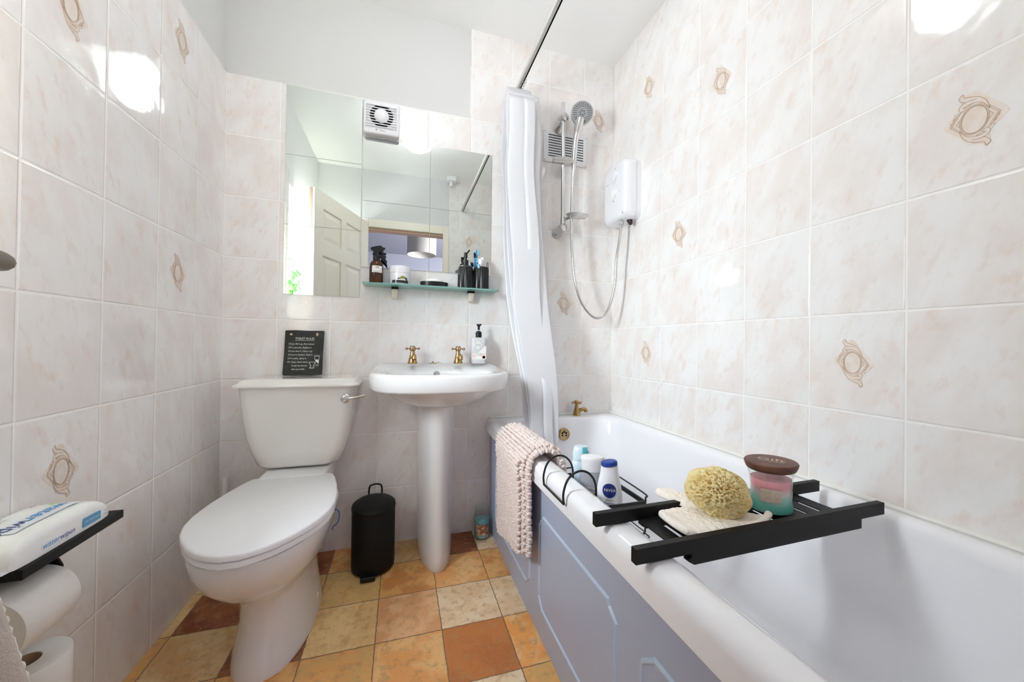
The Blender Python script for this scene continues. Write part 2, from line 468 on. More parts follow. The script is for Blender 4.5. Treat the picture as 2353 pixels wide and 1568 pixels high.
M['stem'] = mat('plant_stem', (104, 138, 72), 0.6)
M['pot'] = mat('white_pot', (228, 226, 220), 0.4)
M['shade'] = mat('off_white_lampshade', (214, 208, 202), 0.85, bump=(300, 0.3, 0.001))
M['globe'] = mat('lit_opal_glass', (245, 245, 242), 0.2, emit=((249, 251, 255), LAMP_POWER * 1.0))
M['blue_pack'] = mat('blue_print', (96, 160, 202), 0.45)
M['deep_blue'] = mat('deep_blue_print', (44, 66, 136), 0.45)
M['sky_print'] = mat('bright_blue_print', (64, 148, 212), 0.45)
M['pale_pack'] = mat('pale_grey_print', (222, 226, 234), 0.45)
M['wipes'] = mat('white_wipes_film', (240, 241, 240), 0.3, bump=(28, 0.25, 0.004))
M['green_print'] = mat('pale_green_print', (176, 214, 138), 0.5)
M['pale_pink'] = mat('pale_pink_print', (236, 208, 202), 0.5)
M['bracket'] = mat('cream_bracket', (222, 214, 198), 0.35)
M['grey_soft'] = mat('grey_nozzle_plate', (160, 161, 162), 0.4)
M['carpet'] = mat('bedroom_carpet', (150, 144, 138), 0.95)
M['timber_mark'] = mat('rust_stain', (190, 146, 84), 0.6)

# ------------------------------------------------------------------ the room
RW = 1.788          # right wall
CE = 2.44           # ceiling
FY = -1.70          # front wall (door wall)

# floor: one face per printed tile
bm = new(); tone = bm.loops.layers.float_color.new('tone'); stain = bm.loops.layers.float_color.new('stain')
TN = {'olive': ((232, 202, 150), (222, 180, 122)), 'spot': ((229, 191, 125), (218, 183, 119)), 'ob': ((216, 147, 81), (235, 183, 116)), 'peach': ((243, 194, 132), (235, 169, 103)),
      'cream': ((246, 222, 186), (236, 204, 162)), 'terra': ((204, 130, 74), (190, 120, 70)), 'orange': ((243, 167, 92), (243, 198, 136)), 'dark': ((140, 82, 50), (166, 102, 62)),
      'yb': ((242, 210, 150), (230, 192, 134)), 'po': ((238, 191, 141), (224, 167, 116)), 'ot': ((238, 180, 110), (222, 178, 114))}
TM = {(-1, 0): 'yb', (-1, 1): 'yb', (-1, 2): 'ot', (-1, 3): 'yb', (0, 0): 'cream', (0, 1): 'dark', (0, 2): 'olive', (0, 3): 'olive', (1, 0): 'dark', (1, 1): 'olive', (1, 2): 'dark', (1, 3): 'ob', (2, 0): 'ob', (2, 1): 'spot', (2, 2): 'yb', (2, 3): 'ot',
      (3, 0): 'olive', (3, 1): 'ob', (3, 2): 'po', (3, 3): 'peach', (4, 0): 'dark', (4, 1): 'peach', (4, 2): 'cream', (4, 3): 'terra', (5, 0): 'cream', (5, 1): 'ob', (5, 2): 'cream', (5, 3): 'orange', (4, 4): 'cream', (5, 4): 'ot', (2, 4): 'cream', (3, 4): 'spot', (1, 4): 'peach'}
xs = [-0.01] + [0.03 + 0.2 * i for i in range(9)] + [1.80]; ys = [0.01] + [-0.17 - 0.2 * j for j in range(9)]
for i in range(len(xs) - 1):
    for j in range(len(ys) - 1):
        vs = [bm.verts.new(p) for p in ((xs[i], ys[j + 1], 0), (xs[i + 1], ys[j + 1], 0), (xs[i + 1], ys[j], 0), (xs[i], ys[j], 0))]
        f = bm.faces.new(vs); k = TM.get((i - 1, j), random.choice(list(TN)))
        for l in f.loops: l[tone] = rgb(*TN[k][0]); l[stain] = rgb(*TN[k][1])
struct('floor', bm, M['floor'], smooth_=False)
bm = new(); box(bm, -0.3, RW + .2, FY - 0.12, 0.2, -0.12, -0.002); struct('floor_slab', bm, M['carpet'], smooth_=False)

bm = new(); box(bm, -0.2, RW + 0.15, FY - 0.13, 0.15, CE, CE + 0.1); struct('ceiling', bm, M['ceiling'], smooth_=False)

# back wall: tiles to 2.0 m on the left, to the ceiling on the right; painted plaster behind
bm = new()
prism(bm, [(-0.01, 0), (RW, 0), (RW, CE), (0.995, CE), (0.995, 2.004), (-0.01, 1.996)], 0.0, 0.010, lambda u, v, w: (u, w, v))
wb = struct('wall_back', bm, M['tile_back'], smooth_=False)
bm = new(); box(bm, -0.2, RW + .15, 0.010, 0.15, 0, CE); struct('wall_back_plaster', bm, M['plaster'], smooth_=False)

# left wall: tiles up to 1.995 m, window near the door
WY0, WY1, WZ0, WZ1 = -1.42, -0.86, 1.05, 1.92
bm = new(); box(bm, -0.010, 0.0, WY1, 0, 0, 1.995); box(bm, -0.010, 0.0, FY, WY1, 0, WZ0)
wl = struct('wall_left', bm, M['tile_left'], smooth_=False)
bm = new()
box(bm, -0.20, -0.010, WY1, 0.01, 0, CE); box(bm, -0.20, -0.010, FY, WY0, 0, CE)
box(bm, -0.20, -0.010, WY0, WY1, 0, WZ0); box(bm, -0.20, -0.010, WY0, WY1, WZ1, CE)
struct('wall_left_plaster', bm, M['plaster'], smooth_=False)
bm = new(); box(bm, -0.19, -0.012, WY0, WY1, WZ0, WZ0 + 0.02); struct('window_1_sill', bm, M['gloss_cream'], smooth_=False)
wroot = bpy.data.objects.new('window_1', None); COL.objects.link(wroot); wroot.location = (-0.17, -1.14, WZ0); wroot['kind'] = 'structure'; LOC['window_1'] = (-0.17, -1.14, WZ0)
bm = new(); a, b_ = -0.19, -0.145
box(bm, a, b_, WY0, WY0 + .05, WZ0 + .02, WZ1); box(bm, a, b_, WY1 - .05, WY1, WZ0 + .02, WZ1)
box(bm, a, b_, WY0 + .05, WY1 - .05, WZ0 + .02, WZ0 + .07); box(bm, a, b_, WY0 + .05, WY1 - .05, WZ1 - .05, WZ1)
box(bm, a, b_, WY0 + .05, WY1 - .05, 1.66, 1.70)
obj('window_frame', bm, M['white_plastic'], wroot, bevel=0.003, smooth_=False)
bm = new(); box(bm, -0.171, -0.167, WY0 + .05, WY1 - .05, WZ0 + .07, 1.66); box(bm, -0.171, -0.167, WY0 + .05, WY1 - .05, 1.70, WZ1 - .05)
obj('pane', bm, M['window_glass'], wroot, smooth_=False)

# right wall
bm = new(); box(bm, RW, RW + .15, FY - .12, 0.15, 0, CE); wr = struct('wall_right', bm, M['tile_right'], smooth_=False)

# front wall with the doorway the camera stands in
DX0, DX1, DZ = 0.385, 1.06, 1.94
bm = new(); box(bm, -0.2, DX0, FY - .12, FY - .008, 0, CE); box(bm, DX1, RW, FY - .12, FY - .008, 0, CE); box(bm, DX0, DX1, FY - .12, FY - .008, DZ, CE)
struct('wall_front', bm, M['plaster'], smooth_=False)
bm = new(); box(bm, 1.10, RW, FY - .008, FY, 0, CE); wf = struct('wall_front_tiles', bm, M['tile_back'], smooth_=False)
bm = new()
box(bm, DX0 - .045, DX0 + .012, FY - .012, FY + .012, 0, DZ + .06); box(bm, DX1 - .012, DX1 + .04, FY - .012, FY + .012, 0, DZ + .06)
box(bm, DX0 + .012, DX1 - .012, FY - .012, FY + .012, DZ - .012, DZ + .06)
struct('trim_door_architrave', bm, M['gloss_cream'], bevel=0.004, smooth_=False)
bm = new(); box(bm, DX0, DX1, FY - .10, FY - .012, DZ - .03, DZ); struct('trim_door_head_lining', bm, M['raw_wood'], smooth_=False)

# six panel door, open along the left wall
u = Vector((-0.389, 0.921, 0)); n = Vector((0.921, 0.389, 0)); H = Vector((0.385, -1.690, 0))
DW, DH, DT = 0.72, 1.965, 0.035
droot = bpy.data.objects.new('door_1', None); COL.objects.link(droot); droot.location = H; droot['kind'] = 'structure'; LOC['door_1'] = tuple(H)


def dpt(a, b_, c): return H + u * a + n * b_ + Vector((0, 0, c))


bm = new()
prism(bm, [(0, 0.006), (DW, 0.006), (DW, DH), (0, DH)], -DT, -0.004, lambda a, c, w: dpt(a, w, c))
cols_ = [(0.10, 0.325), (0.395, 0.62)]; rows_ = [(0.22, 0.78), (0.92, 1.52), (1.62, 1.85)]
ex = [0, 0.10, 0.325, 0.395, 0.62, DW]; ez = [0.006, 0.22, 0.78, 0.92, 1.52, 1.62, 1.85, DH]
for i in range(5):
    for j in range(7):
        if i in (1, 3) and j in (1, 3, 5): continue
        prism(bm, [(ex[i], ez[j]), (ex[i + 1], ez[j]), (ex[i + 1], ez[j + 1]), (ex[i], ez[j + 1])], -0.004, 0.006, lambda a, c, w: dpt(a, w, c))
for (a0, a1) in cols_:
    for (c0, c1) in rows_:
        q = [[dpt(a, w, c) for a, c in ((a0 + e, c0 + e), (a1 - e, c0 + e), (a1 - e, c1 - e), (a0 + e, c1 - e))] for e, w in ((0.018, -0.004), (0.045, 0.003))]
        loft(bm, q, False, True)
obj('door_leaf', bm, M['gloss_cream'], droot, smooth_=False)
bm = new(); prism(bm, [(DW, 0.006), (DW + .0015, 0.006), (DW + .0015, DH), (DW, DH)], -DT + .004, -0.012, lambda a, c, w: dpt(a, w, c))
obj('bare_edge', bm, M['raw_wood'], droot, smooth_=False)
bm = new()
hz = 1.012
lathe_dir(bm, [(0.024, 0), (0.024, 0.007), (0.011, 0.010), (0.011, 0.046)], dpt(DW - .072, 0.006, hz), n, 20)
tube(bm, spline([dpt(DW - .070, 0.048, hz), dpt(DW - .085, 0.055, hz), dpt(DW - .12, 0.055, hz), dpt(DW - .18, 0.052, hz - .004)], 6), 0.012, 12, radii=None)
for v in bm.verts:
    pass
obj('door_handle', bm, M['dull'], droot)

# bedroom across the landing, seen in the mirror
bm = new(); box(bm, -1.0, 3.0, -4.7, FY - .12, -0.1, 0.0); struct('floor_bedroom', bm, M['carpet'], smooth_=False)
bm = new(); box(bm, -1.0, 3.0, -4.7, FY - .12, 2.40, 2.5); struct('ceiling_bedroom', bm, M['lavender'], smooth_=False)
bm = new(); box(bm, -1.0, 3.0, -4.8, -4.7, 0, 2.4); struct('wall_bedroom_far', bm, M['lavender'], smooth_=False)
bm = new(); box(bm, 3.0, 3.1, -4.7, FY - .12, 0, 2.4); struct('wall_bedroom_right', bm, M['lavender'], smooth_=False)
bm = new()
box(bm, -1.1, -1.0, -4.7, FY - .12, 0, 2.4)
struct('wall_bedroom_left', bm, M['lavender'], smooth_=False)
bm = new(); box(bm, -1.0, -0.2, FY - .14, FY - .12, 0, 2.4); box(bm, RW, 3.0, FY - .14, FY - .12, 0, 2.4); struct('wall_bedroom_near', bm, M['lavender'], smooth_=False)
sh = thing('pendant_lampshade', (0.905, -2.70, 1.95), 'off-white drum lampshade hanging in the room seen through the mirrored doorway', 'lampshade')
bm = new(); lathe(bm, [(0.168, 0), (0.168, 0.22), (0.165, 0.22), (0.165, 0.0)], (0.905, -2.70, 1.95), 40, cap0=False, cap1=False)
bm.verts.ensure_lookup_table(); obj('shade', bm, M['shade'], sh)
bm = new(); cyl(bm, (0.905, -2.70, 2.10), (0.905, -2.70, 2.40), 0.004); lathe(bm, [(0.02, 0), (0.02, 0.06)], (0.905, -2.70, 2.05)); obj('flex', bm, M['white_plastic'], sh)

# ------------------------------------------------------------------ raised tile motifs
OUTL = [(640, 215), (700, 265), (830, 230), (960, 400), (1110, 560), (1290, 800), (1240, 880), (1080, 1030), (1030, 1140), (1045, 1290), (985, 1345), (920, 1270), (700, 1180), (600, 1020), (350, 750), (470, 610), (590, 480), (620, 400), (590, 270)]
LN = []


def ellipse(cx, cy, rx, ry, n=44): return [(cx + rx * math.cos(2 * PI * k / n), cy + ry * math.sin(2 * PI * k / n)) for k in range(n + 1)]


LN += [(ellipse(815, 775, 190, 248), 16), (ellipse(815, 775, 214, 272), 8)]
half = [([(590, 545), (450, 755), (600, 935)], 9), ([(625, 545), (480, 755), (600, 900)], 9), ([(600, 690), (550, 755), (600, 825)], 8),
        ([(655, 220), (670, 290), (780, 330), (880, 380), (960, 460), (1010, 560), (1030, 660)], 11), ([(640, 218), (585, 270), (610, 330), (670, 385), (760, 390), (850, 405)], 9),
        ([(690, 390), (630, 410), (588, 470), (600, 520), (650, 542), (690, 510), (690, 480), (645, 475), (730, 455), (820, 460), (900, 490), (970, 560), (1015, 640)], 9),
        ([(700, 500), (790, 460)], 8), ([(500, 650), (530, 610)], 14), ([(520, 575), (545, 550)], 12), ([(460, 710), (480, 690)], 10)]
for pts, w in half:
    LN.append((pts, w)); LN.append(([(1630 - p[0], 1550 - p[1]) for p in pts], w))


def motif_geo(f):
    """f maps (u right, v up, w out) to a point on the wall"""
    bm = new(); c = lambda p: ((p[0] - 820) * 0.0000925, (780 - p[1]) * 0.0001075)
    o = [c(p) for p in OUTL]
    o = [(p.x, p.y) for p in spline([(a[0], a[1], 0) for a in o], 3, True)]
    prism(bm, o, 0.0, 0.0006, f, 0)
    for pts, w in LN:
        P = [Vector((*c(p), 0)) for p in pts]
        if len(P) > 3 and len(P) < 30: P = spline(P, 5)
        hw = w * 0.00005; L = []; R = []
        for i, p in enumerate(P):
            t = (P[min(i + 1, len(P) - 1)] - P[max(i - 1, 0)]).normalized(); q = Vector((-t.y, t.x, 0)) * hw
            L.append(p + q); R.append(p - q)
        lo = [bm.verts.new(f(a.x, a.y, 0.0011)) for a in L]; hi = [bm.verts.new(f(a.x, a.y, 0.0011)) for a in R]
        for i in range(len(P) - 1):
            bm.faces.new((lo[i], lo[i + 1], hi[i + 1], hi[i])).material_index = 1
    return bm


def motif(wall, f): obj('tile_motif', motif_geo(f), [M['motif_fill'], M['motif_line']], wall, smooth_=False)


for y, z in ((-.307, 1.875), (-.307, 1.125), (-.7116, 1.625), (-.7116, .625)): motif(wl, lambda a, b_, w, y=y, z=z: (w, y + a, z + b_))
for x, z in ((1.697, 2.125), (1.506, 1.125)): motif(wb, lambda a, b_, w, x=x, z=z: (x + a, -w, z + b_))
for y, z in ((-.3017, 2.125), (-.3017, .875), (-.504, 1.375), (-.706, 1.875), (-1.111, .875), (-1.313, 1.375)): motif(wr, lambda a, b_, w, y=y, z=z: (RW - w, y - a, z + b_))
motif(wf, lambda a, b_, w: (1.294 - a, FY + w, 1.875 + b_))

# ------------------------------------------------------------------ ceiling lamp
LX, LY = 0.78, -0.85
lamp = thing('ceiling_lamp', (LX, LY, CE), 'white drum glass ceiling lamp, lit, above the middle of the room', 'lamp')
bm = new(); lathe(bm, [(0.085, 0), (0.085, -0.018)], (LX, LY, CE), 32); obj('base', bm, M['white_plastic'], lamp)
bm = new(); lathe(bm, [(0.075, -0.018), (0.10, -0.03), (0.106, -0.10), (0.100, -0.165), (0.07, -0.188), (0.001, -0.194)], (LX, LY, CE), 24); obj('glass_drum', bm, M['globe'], lamp)

# ------------------------------------------------------------------ bath
bath = thing('bathtub', (1.44, -0.85, 0), 'white enamelled bathtub along the right wall with a blue-grey front', 'bathtub')
X0, X1, Y0, Y1 = 1.092, RW - .002, FY + .002, -.002
RIM = 0.546
rings = [rrect(X0 + .03, X1, Y0, Y1, 0.02, .02), rrect(X0 + .03, X1, Y0, Y1, 0.484, .02), rrect(X0, X1, Y0, Y1, 0.484, .02), rrect(X0, X1, Y0, Y1, 0.522, .02),
         rrect(X0 + .003, X1 - .001, Y0, Y1 - .001, 0.534, .02), rrect(X0 + .010, X1 - .002, Y0 + .002, Y1 - .002, 0.543, .02), rrect(X0 + .020, X1 - .004, Y0 + .004, Y1 - .006, RIM, .03),
         rrect(X0 + .050, X1 - .036, Y0 + .05, Y1 - .080, RIM, .075, 6), rrect(X0 + .062, X1 - .046, Y0 + .062, Y1 - .089, RIM - .004, .085), rrect(X0 + .070, X1 - .053, Y0 + .075, Y1 - .096, RIM - .014, .095),
         rrect(X0 + .075, X1 - .058, Y0 + .085, Y1 - .101, RIM - .032, .10), rrect(X0 + .085, X1 - .066, Y0 + .14, Y1 - .112, RIM - .13, .11), rrect(X0 + .105, X1 - .085, Y0 + .24, Y1 - .132, .25, .12),
         rrect(X0 + .13, X1 - .11, Y0 + .33, Y1 - .155, .175, .12), rrect(X0 + .165, X1 - .145, Y0 + .40, Y1 - .19, .142, .11), rrect(X0 + .21, X1 - .19, Y0 + .46, Y1 - .235, .132, .10), rrect(X0 + .26, X1 - .24, Y0 + .6, Y1 - .3, .130, .08)]
bm = new(); loft(bm, rings); obj('tub', bm, M['bath'], bath, angle=75)
# front panel with three routed fields
pan = None
bm = new(); box(bm, 1.118, 1.124, Y0, Y1, 0.0, 0.486)
pan = obj('front_panel', bm, M['panel'], bath, smooth_=False)


def bead(path, w=0.0065):
    P = path; bm_ = new(); n_ = len(P)
    rings_ = []
    for i, p in enumerate(P):
        a, c = Vector(P[(i - 1) % n_]), Vector(P[(i + 1) % n_]); p = Vector(p)
        t1 = (p - a).normalized(); t2 = (c - p).normalized(); m_ = Vector((-(t1 + t2).y, (t1 + t2).x)).normalized(); k = 1.0 / max(0.4, m_.dot(Vector((-t1.y, t1.x))))
        rings_.append([Vector((1.118 - hgt, (p + m_ * off * k).x, (p + m_ * off * k).y)) for off, hgt in ((-w, -.001), (-w * .55, .0022), (-w * .2, .0042), (w * .25, .0042), (w * .6, .0015), (w, -.001))])
    loft(bm_, rings_ + [rings_[0]], False, False, False)
    obj('panel_moulding', bm_, M['bead'], bath, angle=25)


def cutfield(y0, y1, z0, z1, c=0.03):
    return [(y0 + c, z0), (y1 - c, z0), (y1 - .006, z0 + c * .8), (y1, z0 + c), (y1, z1 - c), (y1 - c * .3, z1 - c * .7), (y1 - c, z1 - .004), (y1 - c * 1.1, z1), (y0 + c, z1), (y0 + c * .9, z1 - .012), (y0 + .004, z1 - c * .9), (y0, z1 - c), (y0, z0 + c), (y0 + .006, z0 + c * .8)]


bead(cutfield(-1.096, -.672, .094, .378)); bead(cutfield(-.585, -.125, .094, .378)); bead(cutfield(-1.64, -1.180, .094, .372))
bm = new(); lathe_dir(bm, [(0.030, -.002), (0.030, .004), (0.026, .007), (0.020, .003)], (1.463, Y1 - .109, .470), (0, -1, 0.12), 28); ov = obj('overflow', bm, M['brass'], bath)
bm = new(); lathe_dir(bm, [(0.021, .0025), (0.021, .0045)], (1.463, Y1 - .109, .470), (0, -1, .12), 24); obj('overflow_grille', bm, M['brass_dark'], ov)
bm = new()
for k in range(6):
    a = k * PI / 3 + .5; lathe_dir(bm, [(0.0042, .004), (0.0042, .0056)], (1.463 + .0115 * math.cos(a), Y1 - .109, .470 + .0115 * math.sin(a)), (0, -1, .12), 12)
obj('grille_hole', bm, M['hole'], ov)
bm = new()
tube(bm, [(X0 + .02, -.004, RIM + .001), (RW - .006, -.004, RIM + .001), (RW - .005, FY + .01, RIM + .001)], 0.0065, 8)
tube(bm, [(RW - .002, -.002, RIM), (RW - .002, -.002, CE)], 0.0025, 6)
struct('trim_1_sealant', bm, M['silicone'])
bm = new(); prism(bm, [(1.1655, -1.165), (1.1675, -1.135), (1.1662, -1.200)], 0.5390, .5393); bm.free()


def tap(name, base, h, label, spout_dir, mats, cat='tap'):
    """small pillar tap with crosshead handle"""
    t = thing(name, base, label, cat); bx, by, bz = base; s = h / 0.082
    bm = new()
    lathe(bm, [(0.021 * s, 0), (0.022 * s, .004 * s), (0.019 * s, .014 * s), (0.015 * s, .030 * s), (0.0115 * s, .044 * s), (0.010 * s, .056 * s), (0.0085 * s, .060 * s)], base, 24)
    d = Vector(spout_dir).normalized(); p = Vector(base)
    tube(bm, spline([p + Vector((0, 0, .020 * s)), p + d * .020 * s + Vector((0, 0, .030 * s)), p + d * .038 * s + Vector((0, 0, .036 * s)), p + d * .047 * s + Vector((0, 0, .033 * s)), p + d * .050 * s + Vector((0, 0, .022 * s))], 5), .010 * s, 12, radii=None)
    obj('body', bm, mats[0], t)
    bm = new(); e = p + d * .050 * s + Vector((0, 0, .0215 * s)); lathe(bm, [(.0072 * s, -.0006), (.0072 * s, .001)], e, 14); obj('spout_mouth', bm, M['hole'], t)
    bm = new()
    lathe(bm, [(0.0085 * s, .058 * s), (0.013 * s, .061 * s), (0.0135 * s, .070 * s), (0.012 * s, .079 * s), (0.009 * s, .082 * s)], base, 20)
    for k in range(4):
        a = .12 + k * PI / 2; q = Vector((math.cos(a), math.sin(a), 0)); c = p + Vector((0, 0, .069 * s))
        cyl(bm, c + q * .009 * s, c + q * .024 * s, .0035 * s, .003 * s, 10); ball(bm, c + q * .027 * s, .0062 * s, 2)
    obj('handle', bm, mats[1], t)
    return t


tap('bath_tap', (1.562, -.050, RIM), .078, 'small brass pillar tap on the far rim of the bath', (.85, -.5, 0), (M['brass'], M['brass']))

# ------------------------------------------------------------------ basin
basin = thing('pedestal_basin', (0.850, -.20, 0), 'white pedestal wash basin with two brass taps on its back ledge', 'basin')
CXB = 0.851


def plan(scale=1.0, z=0, y_back=0.0, dy=0.0):
    half = [(0.005, .250), (-.03, .264), (-.10, .275), (-.20, .279), (-.28, .272), (-.335, .250), (-.375, .215), (-.405, .165), (-.420, .10), (-.426, .04)]
    pts = [Vector((CXB + w, y, z)) for y, w in half] + [Vector((CXB - w, y, z)) for y, w in half[::-1]]
    c = Vector((CXB, -.20, z))
    return [c + (p - c) * scale for p in pts]


def plan_bowl(a, b_, cy, z, n=20, flat=2.6):
    out = []
    for k in range(n):
        t = 2 * PI * (k + .5) / n - PI / 2 + PI; ct, st = math.cos(t), math.sin(t)
        out.append(Vector((CXB + a * math.copysign(abs(ct) ** (2 / flat), ct), cy + b_ * math.copysign(abs(st) ** (2 / flat), st), z)))
    return out


def match(ring, ref):
    """reorder ring to start near ref[0] and run the same way"""
    def ang(p, c): return math.atan2(p.y - c.y, p.x - c.x)
    c = sum(ring, Vector()) / len(ring)
    out = []
    cr = sum(ref, Vector()) / len(ref)
    srt = sorted(ring, key=lambda p: ang(p, c)); 
    best = min(range(len(srt)), key=lambda i: abs(ang(srt[i], c) - ang(ref[0], cr)))
    srt = srt[best:] + srt[:best]
    a = ang(ref[1], cr) - ang(ref[0], cr)
    if (a + PI) % (2 * PI) - PI < 0: srt = [srt[0]] + srt[1:][::-1]
    return srt


def shear(ring, zf, zb):
    """front edge lower than the back ledge"""
    return [Vector((p.x, p.y, zf + (zb - zf) * max(0, min(1, (p.y + .20) / .17)))) for p in ring]


ref = plan()
R_ = [plan(.93, .726), plan(.975, .728), plan(.992, .735), shear(plan(1.0), .760, .762), shear(plan(1.0), .781, .800), shear(plan(.988), .790, .811), shear(plan(.968), .794, .816),
      shear(plan(.93), .795, .817)]
inner = [(.225, .158, -.235, .792, .0), (.215, .15, -.235, .786, 0), (.205, .142, -.235, .772, 0), (.185, .125, -.235, .735, 0), (.14, .09, -.23, .70, 0), (.06, .04, -.22, .685, 0)]
bm = new()
rr = R_[:]
for a, b_, cy, z, _ in inner: rr.append(match(plan_bowl(a, b_, cy, z), ref))
loft(bm, rr, False, True)
obj('basin_bowl', bm, M['ceramic'], basin, angle=50)
bm = new()
un = [match(plan_bowl(a, b_, cy, z, 24, 2.2), plan_bowl(.2, .2, -.2, 0, 24, 2.2)) for a, b_, cy, z in ((.235, .185, -.215, .735), (.225, .18, -.212, .722), (.19, .16, -.20, .690), (.14, .13, -.18, .664), (.09, .10, -.16, .648))]
loft(bm, un); obj('underside', bm, M['ceramic'], basin)
bm = new()


def dshape(w, y0, y1, z):
    out = []
    for k in range(25):
        a = PI + PI * k / 24; out.append(Vector((CXB - .006 + w * math.cos(a), y0 + .06 + (y0 + .06 - y1) * 1.0 * math.sin(a) * 1.0, z)))
    out += [Vector((CXB - .006 + w * .9, -.010, z)), Vector((CXB - .006 - w * .9, -.010, z))]
    return out


loft(bm, [dshape(w, -.115, y1, z) for w, y1, z in ((.072, -.280, 0), (.075, -.286, .012), (.074, -.283, .05), (.076, -.272, .2), (.079, -.262, .4), (.081, -.255, .58), (.081, -.255, .612), (.083, -.257, .622), (.083, -.257, .66))])
obj('pedestal', bm, M['ceramic'], basin, angle=50)
bm = new(); lathe_dir(bm, [(0.0145, -.002), (0.0145, .0015), (.012, .002)], (CXB - .006, -.094, .770), (0, -1, .25), 20); ovb = obj('overflow_cover', bm, M['satin'], basin)
tap('basin_tap', (0.741, -.072, .8165), .080, 'brass pillar tap at the left of the basin ledge', (.12, -1, 0), (M['brass'], M['brass_dark']))
tap('basin_tap', (0.943, -.072, .8165), .080, 'brass pillar tap at the right of the basin ledge beside the soap bottle', (.12, -1, 0), (M['brass'], M['brass_dark']))
pc = thing('plug_chain_stay', (0.835, -.068, .817), 'small brass plug chain stay lying between the basin taps', 'plug fitting')
bm = new(); box(bm, .812, .846, -.074, -.064, .817, .821); ball(bm, (.829, -.069, .823), .005, 2); obj('stay', bm, M['brass_dark'], pc, bevel=.001)
bm = new(); tube(bm, spline([(.846, -.069, .8195), (.852, -.072, .8215), (.858, -.066, .8235), (.864, -.070, .820)], 5), .003, 8); obj('chain', bm, M['satin'], pc)

# ------------------------------------------------------------------ toilet
CT = 0.320
toi = thing('toilet', (CT, -.35, 0), 'white close-coupled toilet with its lid down in the left corner', 'toilet')
bm = new()
loft(bm, [rrect(CT - .10, CT + .10, -.15, -.03, .428, .04), rrect(CT - .130, CT + .130, -.172, -.022, .430, .045), rrect(CT - .143, CT + .143, -.182, -.018, .442, .045), rrect(CT - .160, CT + .160, -.186, -.016, .485, .045), rrect(CT - .178, CT + .178, -.190, -.014, .55, .042),
          rrect(CT - .191, CT + .191, -.193, -.012, .63, .040), rrect(CT - .200, CT + .200, -.196, -.010, .738, .038)])
obj('cistern', bm, M['ceramic_warm'], toi, angle=50)
bm = new()
loft(bm, [rrect(CT - .203, CT + .203, -.20, -.008, .7375, .036), rrect(CT - .216, CT + .216, -.214, -.003, .7385, .035), rrect(CT - .217, CT + .217, -.215, -.002, .744, .035), rrect(CT - .212, CT + .212, -.211, -.002, .750, .035), rrect(CT - .203, CT + .203, -.203, -.003, .753, .034),
          rrect(CT - .198, CT + .198, -.198, -.004, .761, .034), rrect(CT - .190, CT + .190, -.190, -.006, .766, .034), rrect(CT - .178, CT + .178, -.176, -.010, .767, .03)])
obj('cistern_lid', bm, M['ceramic_warm'], toi, angle=60)
bm = new()
lathe_dir(bm, [(.017, 0), (.017, .004), (.013, .007), (.012, .013), (.009, .015)], (CT + .167, -.194, .690), (0, -1, 0), 20)
tube(bm, spline([(CT + .167, -.208, .690), (CT + .185, -.214, .692), (CT + .215, -.218, .697), (CT + .243, -.220, .704)], 5), .005, 10, radii=[.006] * 8 + [.0055, .005, .0045, .004, .0038, .0035, .003, .002])
obj('flush_lever', bm, M['chrome'], toi)


def egg(cx, yb, yf, a, z, n=40, bulge=.42, sq=2.35):
    out = []; yc = yb + (yf - yb) * bulge
    for k in range(n):
        t = 2 * PI * k / n; c, s = math.cos(t), math.sin(t)
        w = a * math.copysign(abs(c) ** (2 / sq), c)
        y = yc + (abs(yb - yc) if s > 0 else abs(yf - yc)) * math.copysign(abs(s) ** (2 / sq), s)
        out.append(Vector((cx + w, y, z)))
    return out


bm = new()
loft(bm, [egg(CT + .012, -.17, -.618, .106, 0), egg(CT + .012, -.17, -.616, .105, .015), egg(CT + .012, -.18, -.598, .097, .06), egg(CT + .010, -.18, -.580, .090, .12), egg(CT + .008, -.18, -.585, .092, .18),
          egg(CT + .006, -.18, -.612, .105, .215), egg(CT + .006, -.19, -.665, .132, .25), egg(CT + .006, -.20, -.712, .155, .295), egg(CT + .006, -.20, -.738, .167, .34), egg(CT + .006, -.20, -.748, .171, .375), egg(CT + .006, -.20, -.746, .170, .385), egg(CT + .006, -.22, -.735, .160, .388)])
rbox(bm, CT - .106, CT + .112, -.27, -.03, .22, .424, .02, .006)
obj('pan', bm, M['ceramic'], toi, angle=50)
prof = [(-.248, .116), (-.251, .126), (-.262, .134), (-.30, .146), (-.357, .160), (-.44, .175), (-.52, .180), (-.575, .174), (-.62, .160), (-.66, .139), (-.70, .110), (-.73, .080), (-.750, .048), (-.761, .018)]


def lidring(z, s=0.0, dy=0.0):
    P = [Vector((CT + .006 + w - s * (w > .03), y + s * (-1 if y > -.3 else 1) * (1 if (y > -.28 or y < -.6) else 0), z)) for y, w in prof]
    return P + [Vector((2 * (CT + .006) - p.x, p.y, p.z)) for p in P[::-1]]


def lidmesh(z0, z1, e, s0=0.0):
    bm = new(); loft(bm, [lidring(z0, s0 + e), lidring(z0 + e * .6, s0), lidring(z1 - e, s0), lidring(z1 - e * .35, s0 + e * .3), lidring(z1, s0 + e)]); return bm


